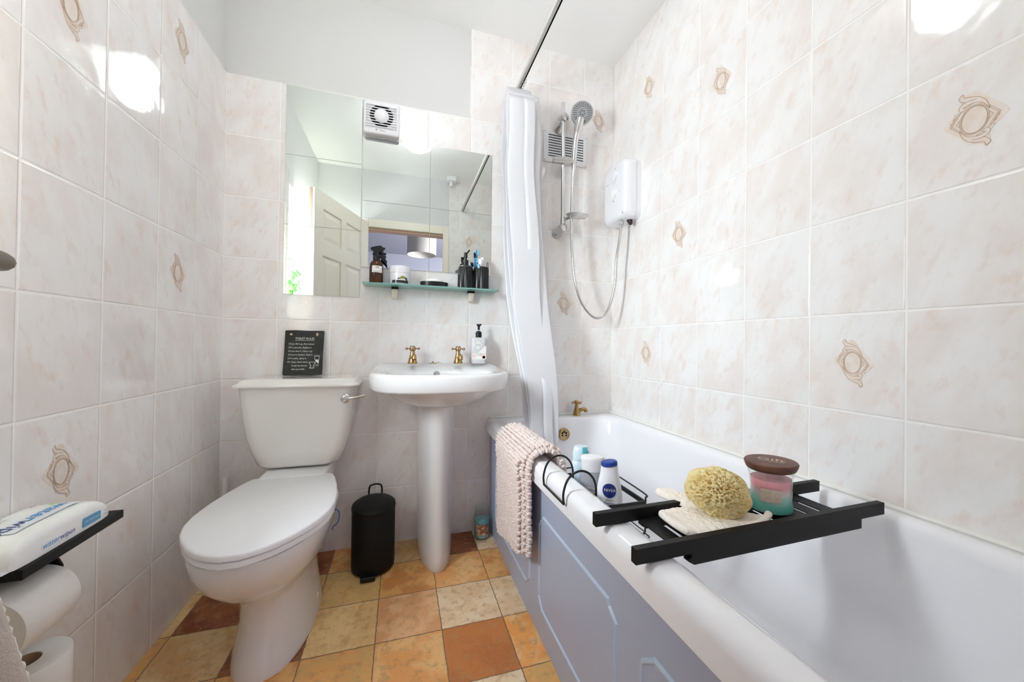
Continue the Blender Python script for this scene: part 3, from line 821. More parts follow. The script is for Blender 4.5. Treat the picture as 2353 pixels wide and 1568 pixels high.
obj('seat', lidmesh(.3885, .4035, .003, .002), M['seat'], toi, angle=50)
obj('seat_lid', lidmesh(.4050, .4230, .005), M['seat'], toi, angle=50)
for sx in (-.075, .075): bm = new(); cyl(bm, (CT + .006 + sx - .02, -.262, .408), (CT + .006 + sx + .02, -.262, .408), .008, seg=14); obj('hinge', bm, M['seat'], toi)
bm = new(); ball(bm, (CT + .108, -.355, .045), .008, 2, scale=(.8, 1, 1)); ball(bm, (CT + .1105, -.362, .040), .005, 1); obj('bolt_cap', bm, mat('yellowed_plastic', (226, 216, 186), .5), toi)
bm = new(); tube(bm, spline([(CT + .172, -.50, .386), (CT + .188, -.502, .390), (CT + .197, -.506, .378), (CT + .193, -.508, .352), (CT + .180, -.508, .340), (CT + .178, -.506, .330)], 6), .0016, 6)
tag(obj('toilet_freshener_clip', bm, M['cap_blue'], loc=(CT + .18, -.505, .36)), 'thin blue plastic freshener clip hooked over the toilet rim', 'freshener clip')

# toilet brush in the corner
tb = thing('toilet_brush', (.040, -.052, 0), 'white toilet brush standing in the corner behind the toilet', 'toilet brush')
bm = new(); lathe(bm, [(.035, 0), (.035, .10), (.032, .12), (.012, .125)], (.040, -.052, 0), 24); obj('holder', bm, M['white_matte'], tb)
bm = new(); tube(bm, [(.040, -.052, .12), (.040, -.052, .372)], .010, 14, radii=[.009, .0105])
tube(bm, [(.040 + .010 * math.cos(a), -.052, .386 + .018 * math.sin(a)) for a in [2 * PI * k / 20 for k in range(20)]], .0030, 8, True); obj('handle', bm, M['white_matte'], tb)

# ------------------------------------------------------------------ slate sign
sg = thing('slate_sign', (.300, -.035, .767), 'black slate sign of handwritten toilet rules standing on the cistern', 'sign')
A0 = Vector((.227, -.042, .7678)); EX = Vector((.1475, 0, 0)); LEAN = Vector((0, .030, .192)).normalized(); EN = Vector((0, -LEAN.z, LEAN.y)); SH = .190


def sp_(u_, v_, w=0.0): return Vector((A0.x, A0.y, A0.z)) + Vector((u_, 0, 0)) + LEAN * v_ + EN * w


bm = new(); poly = [(.004, 0), (.060, .001), (.110, 0), (.146, .003), (.1475, .006), (.147, .09), (.1485, .186), (.145, .190), (.09, .189), (.04, .1905), (.004, .189), (.001, .186), (.0015, .10), (0, .005)]
prism(bm, poly, -.0025, .0025, sp_); obj('slab', bm, M['slate'], sg, bevel=.001, smooth_=False)
bm = new(); fT = lambda a, b_: sp_(a, b_, .0029)
put_text(bm, 'TOILET RULES', .0125, fT, dx=.076, dy=.1545, sx=.92)
prism(bm, [(.040, .1465), (.112, .1465), (.112, .1473), (.040, .1473)], .0026, .0029, sp_)
for i, t in enumerate(['1.If you lift it up...Put it down', '2.If it runs out...Replace it', '3.If you miss it...Clean it up', "4.If you've finished...Flush it", '5.If it stinks...Spray it', 'P.S. Guys, stand closer...']):
    put_text(bm, t, .0096, fT, dx=.0165, dy=.1315 - i * .0152, sx=.86, slant=.12, align='L')
for i, t in enumerate(['It may be shorter', 'than you think.']): put_text(bm, t, .0096, fT, dx=.032, dy=.0403 - i * .0148, sx=.86, slant=.12, align='L')
obj('lettering', bm, M['chalk'], sg, smooth_=False)
bm = new()


def stroke(bm, pts, w, f, mi=0):
    P = [Vector((p[0], p[1], 0)) for p in pts]
    for a, c in zip(P[:-1], P[1:]):
        t = (c - a).normalized(); q = Vector((-t.y, t.x, 0)) * w / 2
        bm.faces.new([bm.verts.new(f(v.x, v.y)) for v in (a + q, c + q, c - q, a - q)]).material_index = mi


stroke(bm, [(.116, .083), (.134, .083), (.133, .066), (.117, .066), (.116, .083)], .0012, fT); stroke(bm, [(.116, .0795), (.133, .0795)], .001, fT)
prism(bm, [(.117, .064), (.133, .064), (.132, .049), (.124, .055)], .0026, .0029, sp_); stroke(bm, [(.120, .046), (.131, .046), (.131, .039), (.117, .039)], .001, fT)
stroke(bm, [(.097, .055), (.121, .055), (.114, .043), (.113, .036), (.116, .030), (.099, .030), (.103, .037), (.102, .043), (.097, .052), (.097, .055)], .0018, fT)
obj('toilet_drawing', bm, M['chalk'], sg, smooth_=False)
bm = new(); ball(bm, sp_(.024, .172, .004), .006, 2, scale=(.9, .6, .8)); obj('cord_knot', bm, M['raw_wood'], sg)
bm = new(); ball(bm, sp_(.122, .173, .004), .0065, 2, scale=(.8, .6, 1.1)); obj('cord_knot', bm, M['raw_wood'], sg)

# ------------------------------------------------------------------ mirror tiles
ML = [(.2145, .5115, 1.700, 1.9935, 'left column, top'), (.2145, .5115, 1.404, 1.6985, ''), (.2145, .5115, 1.109, 1.4025, ''),
      (.5165, .8095, 1.543, 1.8265, ''), (.8115, 1.1045, 1.543, 1.8385, ''), (.5165, .8095, 1.246, 1.5415, ''), (.8115, 1.1045, 1.246, 1.5415, '')]
LAB = ['top mirror tile of the tall left column, left of the extractor fan', 'middle mirror tile of the tall left column, reflecting the top of the open door', 'bottom mirror tile of the tall left column, reflecting the green plant',
       'upper mirror tile directly below the extractor fan', 'upper right mirror tile reflecting the end of the shower rail', 'lower mirror tile behind the amber spray bottle on the shelf', 'lower right mirror tile behind the toothbrush tumbler']
for (a, c, z0, z1, _), lb in zip(ML, LAB):
    bm = new(); box(bm, a, c, -.0045, -.0005, z0, z1)
    for f in bm.faces: f.material_index = 0 if abs(f.calc_center_median().y + .0045) < 1e-5 else 1
    tag(obj('mirror_tile', bm, [M['mirror'], M['mirror_edge']], loc=((a + c) / 2, 0, z0), smooth_=False), lb, 'mirror', 'mirror tiles above the basin')

# ------------------------------------------------------------------ extractor fan
fx0, fx1, fz0, fz1 = .518, .669, 1.829, 1.977
fan = thing('extractor_fan', (.594, 0, fz0), 'square white extractor fan with louvred grille above the mirror', 'fan')
bm = new()
fr = lambda x0, x1, z0, z1, y, r: [Vector((p.x, y, p.y)) for p in rrect(x0, x1, z0, z1, 0, r, 5)]
loft(bm, [fr(fx0 + .006, fx1 - .006, fz0 + .006, fz1 - .004, -.001, .008), fr(fx0 + .006, fx1 - .006, fz0 + .006, fz1 - .004, -.012, .008), fr(fx0, fx1, fz0, fz1, -.014, .012), fr(fx0, fx1, fz0, fz1, -.036, .012), fr(fx0 + .002, fx1 - .002, fz0 + .002, fz1 - .002, -.040, .012), fr(fx0 + .006, fx1 - .006, fz0 + .006, fz1 - .006, -.0425, .010)])
obj('housing', bm, M['white_plastic'], fan, angle=35)
fcx, fcz = .594, 1.909
bm = new(); lathe_dir(bm, [(.049, 0), (.049, .0012)], (fcx, -.0420, fcz), (0, -1, 0), 40)
obj('opening', bm, M['hole'], fan)
bm = new(); lathe_dir(bm, [(.031, .001), (.030, .006), (.025, .011), (.012, .015), (.001, .016)], (fcx, -.0428, fcz), (0, -1, 0), 36)
obj('centre_dome', bm, M['white_plastic'], fan)
bm = new()
for k in range(9):
    z = 1.862 + k * .0116
    for (a, c) in ((.530, .658),):
        loft(bm, [[Vector((x, -.0425, z - .0034)), Vector((x, -.049, z - .0048)), Vector((x, -.049, z - .0030)), Vector((x, -.0425, z + .0030))] for x in (a, c)])
obj('louvres', bm, M['white_plastic'], fan, angle=20)
bm = new(); put_text(bm, 'Xpelair', .0085, lambda a, b_: Vector((fcx + .004 + a, -.0429, 1.8455 + b_))); lathe_dir(bm, [(.003, 0), (.003, .0002)], (fcx - .021, -.0428, 1.8455), (0, -1, 0), 16)
obj('maker_mark', bm, M['grey_print'], fan, smooth_=False)

# ------------------------------------------------------------------ glass shelf with its things
gs = thing('glass_shelf', (.828, 0, 1.157), 'green-edged glass shelf on two cream brackets below the mirror', 'shelf')
SZ = 1.1645
bm = new(); sr = lambda z, e=0: [Vector((p.x, p.y, z)) for p in rrect(.530 + e, 1.127 - e, -.100 + e, -.002, 0, .014, 5)]
loft(bm, [sr(1.158), sr(SZ)])
for f in bm.faces: f.material_index = 0 if abs(f.normal.z) > .9 else 1
obj('glass_plate', bm, [M['shelf_glass'], M['shelf_edge']], gs, smooth_=False)
for x in (.661, 1.008):
    bm = new(); loft(bm, [[Vector((p.x, p.y, z)) for p in rrect(x - w, x + w, -d, -.001, 0, .007, 4)] for w, d, z in ((.010, .020, 1.108), (.0125, .030, 1.112), (.0145, .042, 1.148))])
    br = obj('bracket', bm, M['bracket'], gs, angle=45)
    bm = new(); loft(bm, [[Vector((p.x, p.y, z)) for p in rrect(x - .015, x + .015, -.044, -.001, 0, .007, 4)] for z in (1.148, 1.1575)]); obj('rubber_pad', bm, M['black'], br)

# amber trigger spray
sx_, sy_ = .583, -.055
sb = thing('trigger_spray_bottle', (sx_, sy_, SZ), 'amber bottle with black trigger spray at the left end of the glass shelf', 'spray bottle')
bm = new(); lathe(bm, [(.026, 0), (.0285, .003), (.0285, .078), (.027, .088), (.021, .097), (.012, .102), (.012, .106)], (sx_, sy_, SZ), 32); obj('bottle', bm, M['amber'], sb)
bm = new(); aa = aim(sx_, sy_); patch_cyl(bm, (sx_, sy_), .0287, aa + .12, -.022, .024, SZ + .046, SZ + .075, 12); lb_ = obj('label', bm, M['chalk'], sb)
bm = new(); f = on_cyl((sx_, sy_), .0290, aa + .12, SZ + .0605); stroke(bm, [(-.005, .0075), (.005, .0075)], .008, f); put_text(bm, 'fig & vetiver', .0055, f, dy=-.0095)
obj('label_print', bm, mat('plum_print', (70, 50, 70), .5), lb_, smooth_=False)
bm = new(); lathe(bm, [(.0145, .102), (.0145, .122), (.010, .126), (.008, .134)], (sx_, sy_, SZ), 20)
fq = lambda a, c, w: Vector((sx_ + a, sy_ + w, SZ + c))
prism(bm, [(-.012, .126), (.009, .126), (.008, .142), (.030, .147), (.029, .158), (.018, .168), (.000, .164), (-.020, .158), (-.025, .152), (-.022, .146), (-.014, .142)], -.009, .009, fq)
cyl(bm, (sx_ + .026, sy_, SZ + .157), (sx_ + .036, sy_, SZ + .157), .0045, seg=12)
obj('spray_head', bm, M['black_gloss'], sb, bevel=.0012, smooth_=False)
bm = new(); prism(bm, [(.014, .150), (.022, .148), (.034, .130), (.042, .118), (.039, .117), (.028, .130)], -.005, .005, fq); prism(bm, [(.012, .128), (.030, .128), (.036, .120), (.044, .086), (.028, .104), (.012, .114)], -.0035, .0035, fq)
obj('trigger', bm, M['black_gloss'], sb, smooth_=False)

# white tub with printed label
tx_, ty_ = .682, -.052
tbx = thing('cream_tub', (tx_, ty_, SZ), 'white tub with a printed olive label standing on the glass shelf', 'tub')
bm = new(); lathe(bm, [(.040, 0), (.0425, .003), (.0435, .050), (.0452, .052), (.0452, .076), (.043, .081), (.030, .082)], (tx_, ty_, SZ), 40); obj('pot', bm, M['white_plastic'], tbx, angle=35)
bm = new(); aa = aim(tx_, ty_); patch_cyl(bm, (tx_, ty_), .0438, aa, -.016, .040, SZ + .005, SZ + .017, 12, 0); patch_cyl(bm, (tx_, ty_), .0438, aa, -.036, -.019, SZ + .005, SZ + .017, 6, 0)
f = on_cyl((tx_, ty_), .0439, aa, SZ)
for (a, c, r, mi) in ((.004, .026, .0065, 1), (.012, .030, .008, 1), (.020, .028, .007, 1), (.027, .025, .006, 0), (-.006, .024, .004, 0), (.030, .020, .005, 0), (.014, .022, .004, 2), (.006, .020, .0045, 2), (.023, .020, .004, 2)):
    q = [bm.verts.new(f(a + r * math.cos(2 * PI * k / 10), c + r * .8 * math.sin(2 * PI * k / 10))) for k in range(10)]; bm.faces.new(q).material_index = mi
for k in range(4): stroke(bm, [(-.036, .038 - k * .005), (-.020, .038 - k * .005)], .0014, f, 3)
obj('label_print', bm, [M['dark_green'], M['olive'], M['chalk'], M['pale_pack']], tbx, smooth_=False)

# soap dish with bar
dx_, dy_ = .832, -.055
sd = tag(obj('soap_dish', (lambda bm: (lathe(bm, [(.054, 0), (.061, .003), (.063, .021), (.060, .022), (.052, .014), (.001, .013)], (dx_, dy_, SZ), 40, sy=.62), bm)[1])(new()), M['black_gloss'], loc=(dx_, dy_, SZ)), 'low oval black soap dish in the middle of the glass shelf', 'soap dish')
bm = new(); lathe(bm, [(.020, .0138), (.036, .017), (.041, .024), (.038, .032), (.024, .038), (.001, .040)], (dx_, dy_, SZ), 32, sy=.62)
tag(obj('soap_bar', bm, M['soap'], loc=(dx_, dy_, SZ + .008)), 'white oval soap bar lying in the black dish on the shelf', 'soap')


def ribbed(bm, c, r, prof, seg=72, depth=.0012):
    rings_ = []
    for rr_, z in prof:
        ring = []
        for k in range(seg):
            q = rr_ - (depth if (k % 2 and rr_ > r * .96) else 0); a = 2 * PI * k / seg
            ring.append(Vector((c[0] + q * math.cos(a), c[1] + q * math.sin(a), c[2] + z)))
        rings_.append(ring)
    loft(bm, rings_)


px_, py_ = .975, -.052
ld = thing('lotion_dispenser', (px_, py_, SZ), 'ribbed black soap pump bottle on the glass shelf beside the toothbrush tumbler', 'soap dispenser')
bm = new(); ribbed(bm, (px_, py_, SZ), .036, [(.034, 0), (.036, .003), (.036, .092), (.034, .101), (.026, .108), (.015, .111)]); obj('bottle', bm, M['black_gloss'], ld, angle=25)
bm = new(); lathe(bm, [(.0135, .109), (.0135, .135), (.006, .138), (.006, .146), (.0085, .147), (.0085, .170)], (px_, py_, SZ), 20); tube(bm, spline([(px_, py_, SZ + .166), (px_ + .008, py_ - .012, SZ + .171), (px_ + .013, py_ - .024, SZ + .178)], 5), .0035, 10); obj('pump', bm, M['black_gloss'], ld)
bm = new(); put_text(bm, 'kitchen', .007, on_cyl((px_, py_), .0345, aim(px_, py_), SZ + .1005)); obj('lettering', bm, M['grey_print'], ld, smooth_=False)

qx_, qy_ = 1.050, -.052
tum = thing('toothbrush_tumbler', (qx_, qy_, SZ), 'ribbed black tumbler full of toothbrushes at the right end of the shelf', 'tumbler')
bm = new(); ribbed(bm, (qx_, qy_, SZ), .036, [(.034, 0), (.036, .003), (.036, .100), (.0345, .105), (.032, .105), (.032, .012), (.001, .010)]); obj('cup', bm, M['black_gloss'], tum, angle=25)


def toothbrush(base, top, label, face, body, head_len=.026):
    d = (Vector(top) - Vector(base)); L = d.length; d.normalize(); t = thing('toothbrush', base, label, 'toothbrush', 'toothbrushes in the tumbler')
    bm = new(); b0 = Vector(base)
    tube(bm, [b0 + d * (L * k / 10) for k in range(11)], .003, 8, radii=[.0045, .005, .0045, .004, .004, .0038, .0035, .003, .0026, .0026, .0024]); 
    tube(bm, [b0 + d * (L - .004), b0 + d * (L + head_len * .5), b0 + d * (L + head_len)], .004, 10, radii=[.003, .0058, .0035]); obj('handle', bm, body, t)
    bm = new(); q = Vector(face).normalized(); q = (q - d * q.dot(d)).normalized(); s = d.cross(q)
    for k in range(6):
        for j in (-1, 0, 1):
            p = b0 + d * (L + .001 + k * head_len * .16) + s * j * .0032; cyl(bm, p, p + q * .011, .0017, seg=6)
    obj('bristles', bm, M['bristle'], t); return t


zb = SZ + .013
toothbrush((qx_ - .010, qy_ + .012, zb), (qx_ - .018, qy_ + .018, zb + .155), 'tall blue toothbrush sticking up highest from the black tumbler', (1, -.4, 0), M['brush_blue'])
toothbrush((qx_ - .018, qy_ - .004, zb), (qx_ - .0285, qy_ - .004, zb + .115), 'shorter blue toothbrush at the left edge of the black tumbler', (1, .3, 0), M['brush_blue'], .022)
toothbrush((qx_ - .004, qy_ - .020, zb), (qx_ - .015, qy_ - .025, zb + .085), 'pink toothbrush leaning low at the front of the black tumbler', (-.5, -1, 0), M['pink'], .020)


def tube_paste(base, top, label, m0, m1):
    b0, d = Vector(base), (Vector(top) - Vector(base)); L = d.length; d.normalize(); t = thing('toothpaste_tube', base, label, 'toothpaste')
    bm = new(); lathe_dir(bm, [(.004, 0), (.010, L * .3), (.0115, L * .62), (.0105, L * .7)], b0, d, 18); obj('tube', bm, m0, t)
    bm = new(); lathe_dir(bm, [(.0105, L * .7), (.0100, L * .97), (.0085, L)], b0, d, 18); obj('cap', bm, m1, t)


tube_paste((qx_ + .004, qy_ + .008, zb), (qx_ + .007, qy_ + .006, zb + .142), 'white capped blue toothpaste tube in the black tumbler', M['brush_blue'], M['white_plastic'])
tube_paste((qx_ - .004, qy_ - .008, zb), (qx_ - .008, qy_ - .012, zb + .130), 'red and white toothpaste tube in the black tumbler', M['red'], M['white_plastic'])
tz = thing('tweezers', (qx_ + .024, qy_, zb), 'small dark metal tweezers leaning out of the right of the tumbler', 'tweezers')
bm = new(); tube(bm, [(qx_ + .020, qy_ - .002, zb), (qx_ + .036, qy_ - .004, zb + .118)], .0016, 6); obj('arm', bm, M['dull'], tz)
bm = new(); tube(bm, [(qx_ + .018, qy_ + .003, zb), (qx_ + .030, qy_ + .004, zb + .120), (qx_ + .034, qy_ + .002, zb + .122)], .0018, 6); obj('arm', bm, M['black_gloss'], tz)

# soap bottle on the basin
vx, vy, vz = 1.040, -.062, .8165
hw_ = thing('hand_wash_bottle', (vx, vy, vz), 'clear rectangular hand wash bottle with black pump on the basin corner', 'soap bottle')
bm = new(); rbox(bm, vx - .034, vx + .034, vy - .019, vy + .019, vz, vz + .122, .012, .004); obj('bottle', bm, mat('frosted_clear_bottle', (206, 206, 208), .15), hw_, angle=35)
yF = vy - .0194; fF = lambda a, c: Vector((vx + a, yF, vz + c))
bm = new()
q = [(-.033, .020), (.033, .020), (.033, .082), (.028, .082), (.012, .066), (-.006, .050), (-.033, .048)]
bm.faces.new([bm.verts.new(fF(*p)) for p in q]).material_index = 0
yF2 = yF - .0003; fG = lambda a, c: Vector((vx + a, yF2, vz + c))
for (ax_, az_, r, mi) in ((.020, .036, .013, 1), (-.026, .034, .010, 1), (.022, .030, .007, 3)):
    bm.faces.new([bm.verts.new(fG(max(-.033, min(.033, ax_ + r * math.cos(2 * PI * k / 18))), max(.0205, az_ + r * math.sin(2 * PI * k / 18)))) for k in range(18)]).material_index = mi
dia = [(-.006, .103), (.012, .086), (-.006, .066), (-.024, .086)]
bm.faces.new([bm.verts.new(fG(*p)) for p in [(-.009, .104), (-.003, .104), (.012, .089), (.012, .083), (-.003, .067), (-.009, .067), (-.024, .083), (-.024, .089)]]).material_index = 0
yF3 = yF - .0006; fH = lambda a, c: Vector((vx + a, yF3, vz + c))
put_text(bm, 'IMPERIAL', .0068, fH, 2, dx=-.006, dy=.089); put_text(bm, 'LEATHER', .0068, fH, 2, dx=-.006, dy=.082); put_text(bm, 'nourishing', .006, fH, 2, dx=-.002, dy=.047); put_text(bm, 'hand wash', .006, fH, 2, dx=-.002, dy=.040)
obj('label', bm, [M['chalk'], M['pale_pink'], M['grey_print'], M['timber_mark']], hw_, smooth_=False)
bm = new(); lathe(bm, [(.0145, .120), (.0145, .146), (.011, .148), (.009, .152)], (vx, vy, vz), 20); lathe(bm, [(.0055, .158), (.005, .172), (.011, .180), (.0115, .184), (.004, .186)], (vx, vy, vz), 20); tube(bm, [(vx, vy, vz + .182), (vx + .004, vy - .028, vz + .1815)], .004, 8); obj('pump', bm, M['black_gloss'], hw_)
bm = new(); cyl(bm, (vx, vy, vz + .150), (vx, vy, vz + .160), .004, seg=12); obj('pump_stem', bm, M['clear_plastic'], hw_)

# ------------------------------------------------------------------ pedal bin, jar candle
bx_, by_ = .596, -.168
pb = thing('pedal_bin', (bx_, by_, 0), 'small matt black pedal bin between the toilet and the basin pedestal', 'bin')
bm = new(); lathe(bm, [(.076, .004), (.081, .008), (.0825, .03), (.0825, .236), (.0805, .240)], (bx_, by_, 0), 44); obj('body', bm, M['black'], pb)
bm = new(); tilt = Matrix.Rotation(math.radians(5), 3, 'X'); lathe(bm, [(.0835, -.004), (.0845, .004), (.083, .012), (.072, .020), (.045, .026), (.001, .028)], (bx_, by_, .243), 44, xf=tilt); obj('lid', bm, M['black'], pb)
bm = new(); tube(bm, spline([(bx_ - .026, by_ + .083, .235), (bx_ - .025, by_ + .086, .288), (bx_ - .012, by_ + .087, .300), (bx_ + .012, by_ + .087, .300), (bx_ + .025, by_ + .086, .288), (bx_ + .026, by_ + .083, .235)], 5), .0035, 8); obj('carry_handle', bm, M['black'], pb)
bm = new(); prism(bm, [(-.026, -.105), (.026, -.105), (.030, -.075), (-.030, -.075)], .004, .022, lambda a, c, w: Vector((bx_ - .012 + a, by_ + c, w))); obj('pedal', bm, M['black_gloss'], pb, bevel=.003, smooth_=False)

jx, jy = 1.066, -.068
jc = thing('jar_candle', (jx, jy, 0), 'glass jar candle with brown picture label on the floor beside the bath panel', 'candle')
bm = new(); lathe(bm, [(.034, .002), (.036, .006), (.036, .112), (.031, .120), (.033, .124), (.033, .146), (.030, .146), (.030, .124), (.033, .112), (.0335, .009), (.001, .008)], (jx, jy, 0), 36); obj('jar', bm, M['clear'], jc)
bm = new(); lathe(bm, [(.0328, .010), (.0328, .090), (.001, .089)], (jx, jy, 0), 32); obj('wax', bm, M['jar_wax'], jc)
bm = new(); aa = aim(jx, jy); patch_cyl(bm, (jx, jy), .0364, aa, -.026, .034, .076, .100, 12, 0); obj('name_label', bm, M['jar_label_top'], jc); bm = new(); patch_cyl(bm, (jx, jy), .0364, aa, -.026, .034, .026, .074, 12, 1); obj('picture_label', bm, [M['jar_label_top'], M['jar_label_low']], jc)

# ------------------------------------------------------------------ shower: vent plate, rail, handset, hose, heater
vp = thing('air_vent', (1.502, 0, 1.938), 'white slotted air vent plate on the wall behind the shower rail', 'vent')
bm = new(); box(bm, 1.377, 1.627, -.006, -.0003, 1.857, 2.019); obj('plate', bm, M['white_matte'], vp, bevel=.002, smooth_=False)
bm = new()
for k in range(9): box(bm, 1.404, 1.604, -.0068, -.0058, 1.887 + k * .0135, 1.8925 + k * .0135)
obj('slots', bm, mat('slot_shadow', (70, 70, 72), .7), vp, smooth_=False)
for x in (1.384, 1.620):
    for z in (1.864, 2.012): bm = new(); lathe_dir(bm, [(.002, 0), (.002, .0015)], (x, -.006, z), (0, -1, 0), 10); obj('screw', bm, M['grey_print'], vp)

BX, BY = 1.463, -.060
rail = thing('shower_riser_rail', (BX, BY, 1.48), 'upright chrome shower riser rail with sliding handset holder', 'shower rail')
bm = new(); cyl(bm, (BX + .003, BY, 1.480), (BX - .003, BY, 2.137), .0105, seg=20); obj('bar', bm, M['chrome'], rail)
for z, zz in ((2.060, 2.030), (1.500, 1.488)):
    bm = new(); lathe_dir(bm, [(.026, 0), (.026, .006), (.021, .014), (.018, .040), (.020, .046)], (BX - .004, -.0005, zz), Vector((.004, BY, z - zz)), 24)
    lathe_dir(bm, [(.021, -.024), (.022, -.006), (.020, .018), (.016, .020)], (BX, BY, z), Vector((.15, -1, 0)), 24); obj('wall_bracket', bm, M['satin'], rail)
bm = new(); cyl(bm, (BX - .055, BY - .004, 1.837), (BX + .062, BY - .018, 1.840), .0175, seg=22); ball(bm, (BX - .015, BY + .020, 1.850), .014, 2); obj('slider', bm, M['satin'], rail)
bm = new(); cyl(bm, (BX + .0035, BY, 1.515), (BX + .0035, BY, 1.552), .0150, seg=20); obj('lower_collar', bm, M['chrome'], rail)
hs = thing('shower_handset', (1.513, -.082, 1.80), 'chrome shower handset with round grey spray face in the slider', 'shower head')
bm = new(); tube(bm, spline([(1.511, -.084, 1.792), (1.512, -.084, 1.86), (1.516, -.088, 1.93), (1.524, -.098, 1.99), (1.532, -.112, 2.04)], 6), .013, 16, radii=[.0095] * 4 + [.0125, .0135, .0142, .0147, .015, .015, .0148, .0145, .0142, .014, .0142, .0145, .015, .016, .018, .020, .021, .022, .022, .022, .022]); obj('handle', bm, M['chrome'], hs)
HC = Vector((1.537, -.118, 2.066)); HN = Vector((-.30, -.93, -.20)).normalized()
bm = new(); lathe_dir(bm, [(.020, -.030), (.045, -.022), (.056, -.010), (.0575, -.002), (.054, .0025)], HC, HN, 40); obj('head', bm, M['chrome'], hs)
bm = new(); lathe_dir(bm, [(.0535, .0022), (.052, .004), (.010, .0045)], HC, HN, 40); face = obj('spray_face', bm, M['grey_soft'], hs)
bm = new(); fx = frame_to(HN)
for r, n_, s in ((.046, 26, .0021), (.040, 26, .0021), (.034, 22, .0020), (.028, 18, .0018), (.018, 12, .0011), (.0105, 6, .0030)):
    for k in range(n_):
        a = 2 * PI * k / n_ + r * 40; p = HC + fx @ Vector((r * math.cos(a), r * math.sin(a), .0038)); lathe_dir(bm, [(s, 0), (s * .8, .0018)], p, HN, 8)
obj('nozzles', bm, M['black'], hs)

bm = new()
hp = spline([(1.512, -.086, 1.825), (1.505, -.088, 1.74), (1.499, -.090, 1.60), (1.499, -.092, 1.50), (1.5065, -.096, 1.33), (1.520, -.102, 1.22), (1.556, -.112, 1.112), (1.620, -.130, 1.046), (1.672, -.150, 1.080), (1.702, -.166, 1.20), (1.704, -.178, 1.33), (1.714, -.186, 1.43), (1.722, -.188, 1.512)], 14)
tube(bm, hp, .0068, 10, radii=[.0068 + .0007 * (i % 2) for i in range(len(hp))])
tag(obj('shower_hose', bm, M['chrome'], loc=(1.60, -.12, 1.046)), 'chrome flexible shower hose looping from the handset to the white heater', 'hose')
sdh = thing('shower_soap_dish', (1.52, -.10, 1.545), 'clear oval soap dish clipped to the shower rail', 'soap dish')
bm = new(); lathe(bm, [(.020, -.010), (.046, -.004), (.060, .008), (.0585, .0095), (.045, .000), (.001, -.004)], (1.526, -.102, 1.552), 36, sy=.62); tube(bm, [(BX + .012, BY - .004, 1.545), (1.49, -.088, 1.548)], .008, 10); obj('dish', bm, M['satin'], sdh)
bm = new(); lathe(bm, [(.020, .000), (.034, .003), (.036, .008), (.028, .014), (.001, .016)], (1.520, -.102, 1.552), 28, sy=.6)
tag(obj('soap_bar', bm, M['peach_soap'], loc=(1.52, -.102, 1.552)), 'thin peach soap bar in the dish on the shower rail', 'soap')

eh = thing('electric_shower', (RW, -.155, 1.53), 'white electric shower heater box with two dials on the right wall', 'shower heater')
bm = new()
hr = lambda x, e, r: [Vector((x, p.x, p.y)) for p in rrect(-.258 + e, -.052 - e, 1.522 + e, 1.818 - e * .6, 0, r, 7)]
loft(bm, [hr(RW - .0003, .006, .03), hr(RW - .030, .006, .03), hr(RW - .031, .003, .03), hr(RW - .060, .003, .034), hr(RW - .080, .008, .036), hr(RW - .088, .016, .036), hr(RW - .091, .028, .03)])
obj('casing', bm, M['white_plastic'], eh, angle=50)
for y, z, r in ((-.168, 1.752, .022), (-.160, 1.668, .026)):
    bm = new(); lathe_dir(bm, [(r, 0), (r * .96, .006), (r * .8, .010), (.001, .011)], (RW - .0908, y, z), (-1, 0, 0), 28)
    prism(bm, [(-.010, -r * .6), (.010, -r * .6), (.002, -r * 1.45), (-.002, -r * 1.45)], 0, .012, lambda a, c, w, y=y, z=z: Vector((RW - .0905 - w, y + a, z + c))); prism(bm, [(-.0035, -r), (.0035, -r), (.0035, r), (-.0035, r)], .008, .017, lambda a, c, w, y=y, z=z: Vector((RW - .0905 - w, y + a, z + c)))
    obj('dial', bm, M['white_plastic'], eh, bevel=.001)
for y, z in ((-.160, 1.628), (-.170, 1.803), (-.205, 1.66), (-.232, 1.55)): bm = new(); lathe_dir(bm, [(.0022, 0), (.0022, .002)], (RW - .0895, y, min(z, 1.79)), (-1, 0, 0), 10); obj('indicator_light', bm, M['grey_print'], eh)
bm = new(); put_text(bm, 'Triton', .010, lambda a, c: Vector((RW - .0913, -.098 - a, 1.733 + c))); obj('maker_mark', bm, M['grey_print'], eh, smooth_=False)
bm = new(); cyl(bm, (1.722, -.188, 1.524), (1.722, -.188, 1.506), .011, seg=6); obj('outlet_nut', bm, M['chrome'], eh)
bm = new(); lathe_dir(bm, [(.014, 0), (.012, .012), (.007, .026), (.002, .030)], (1.752, -.212, 1.527), (.1, -.35, -1), 14); obj('pressure_valve', bm, mat('dark_brown_plastic', (48, 38, 30), .5), eh)

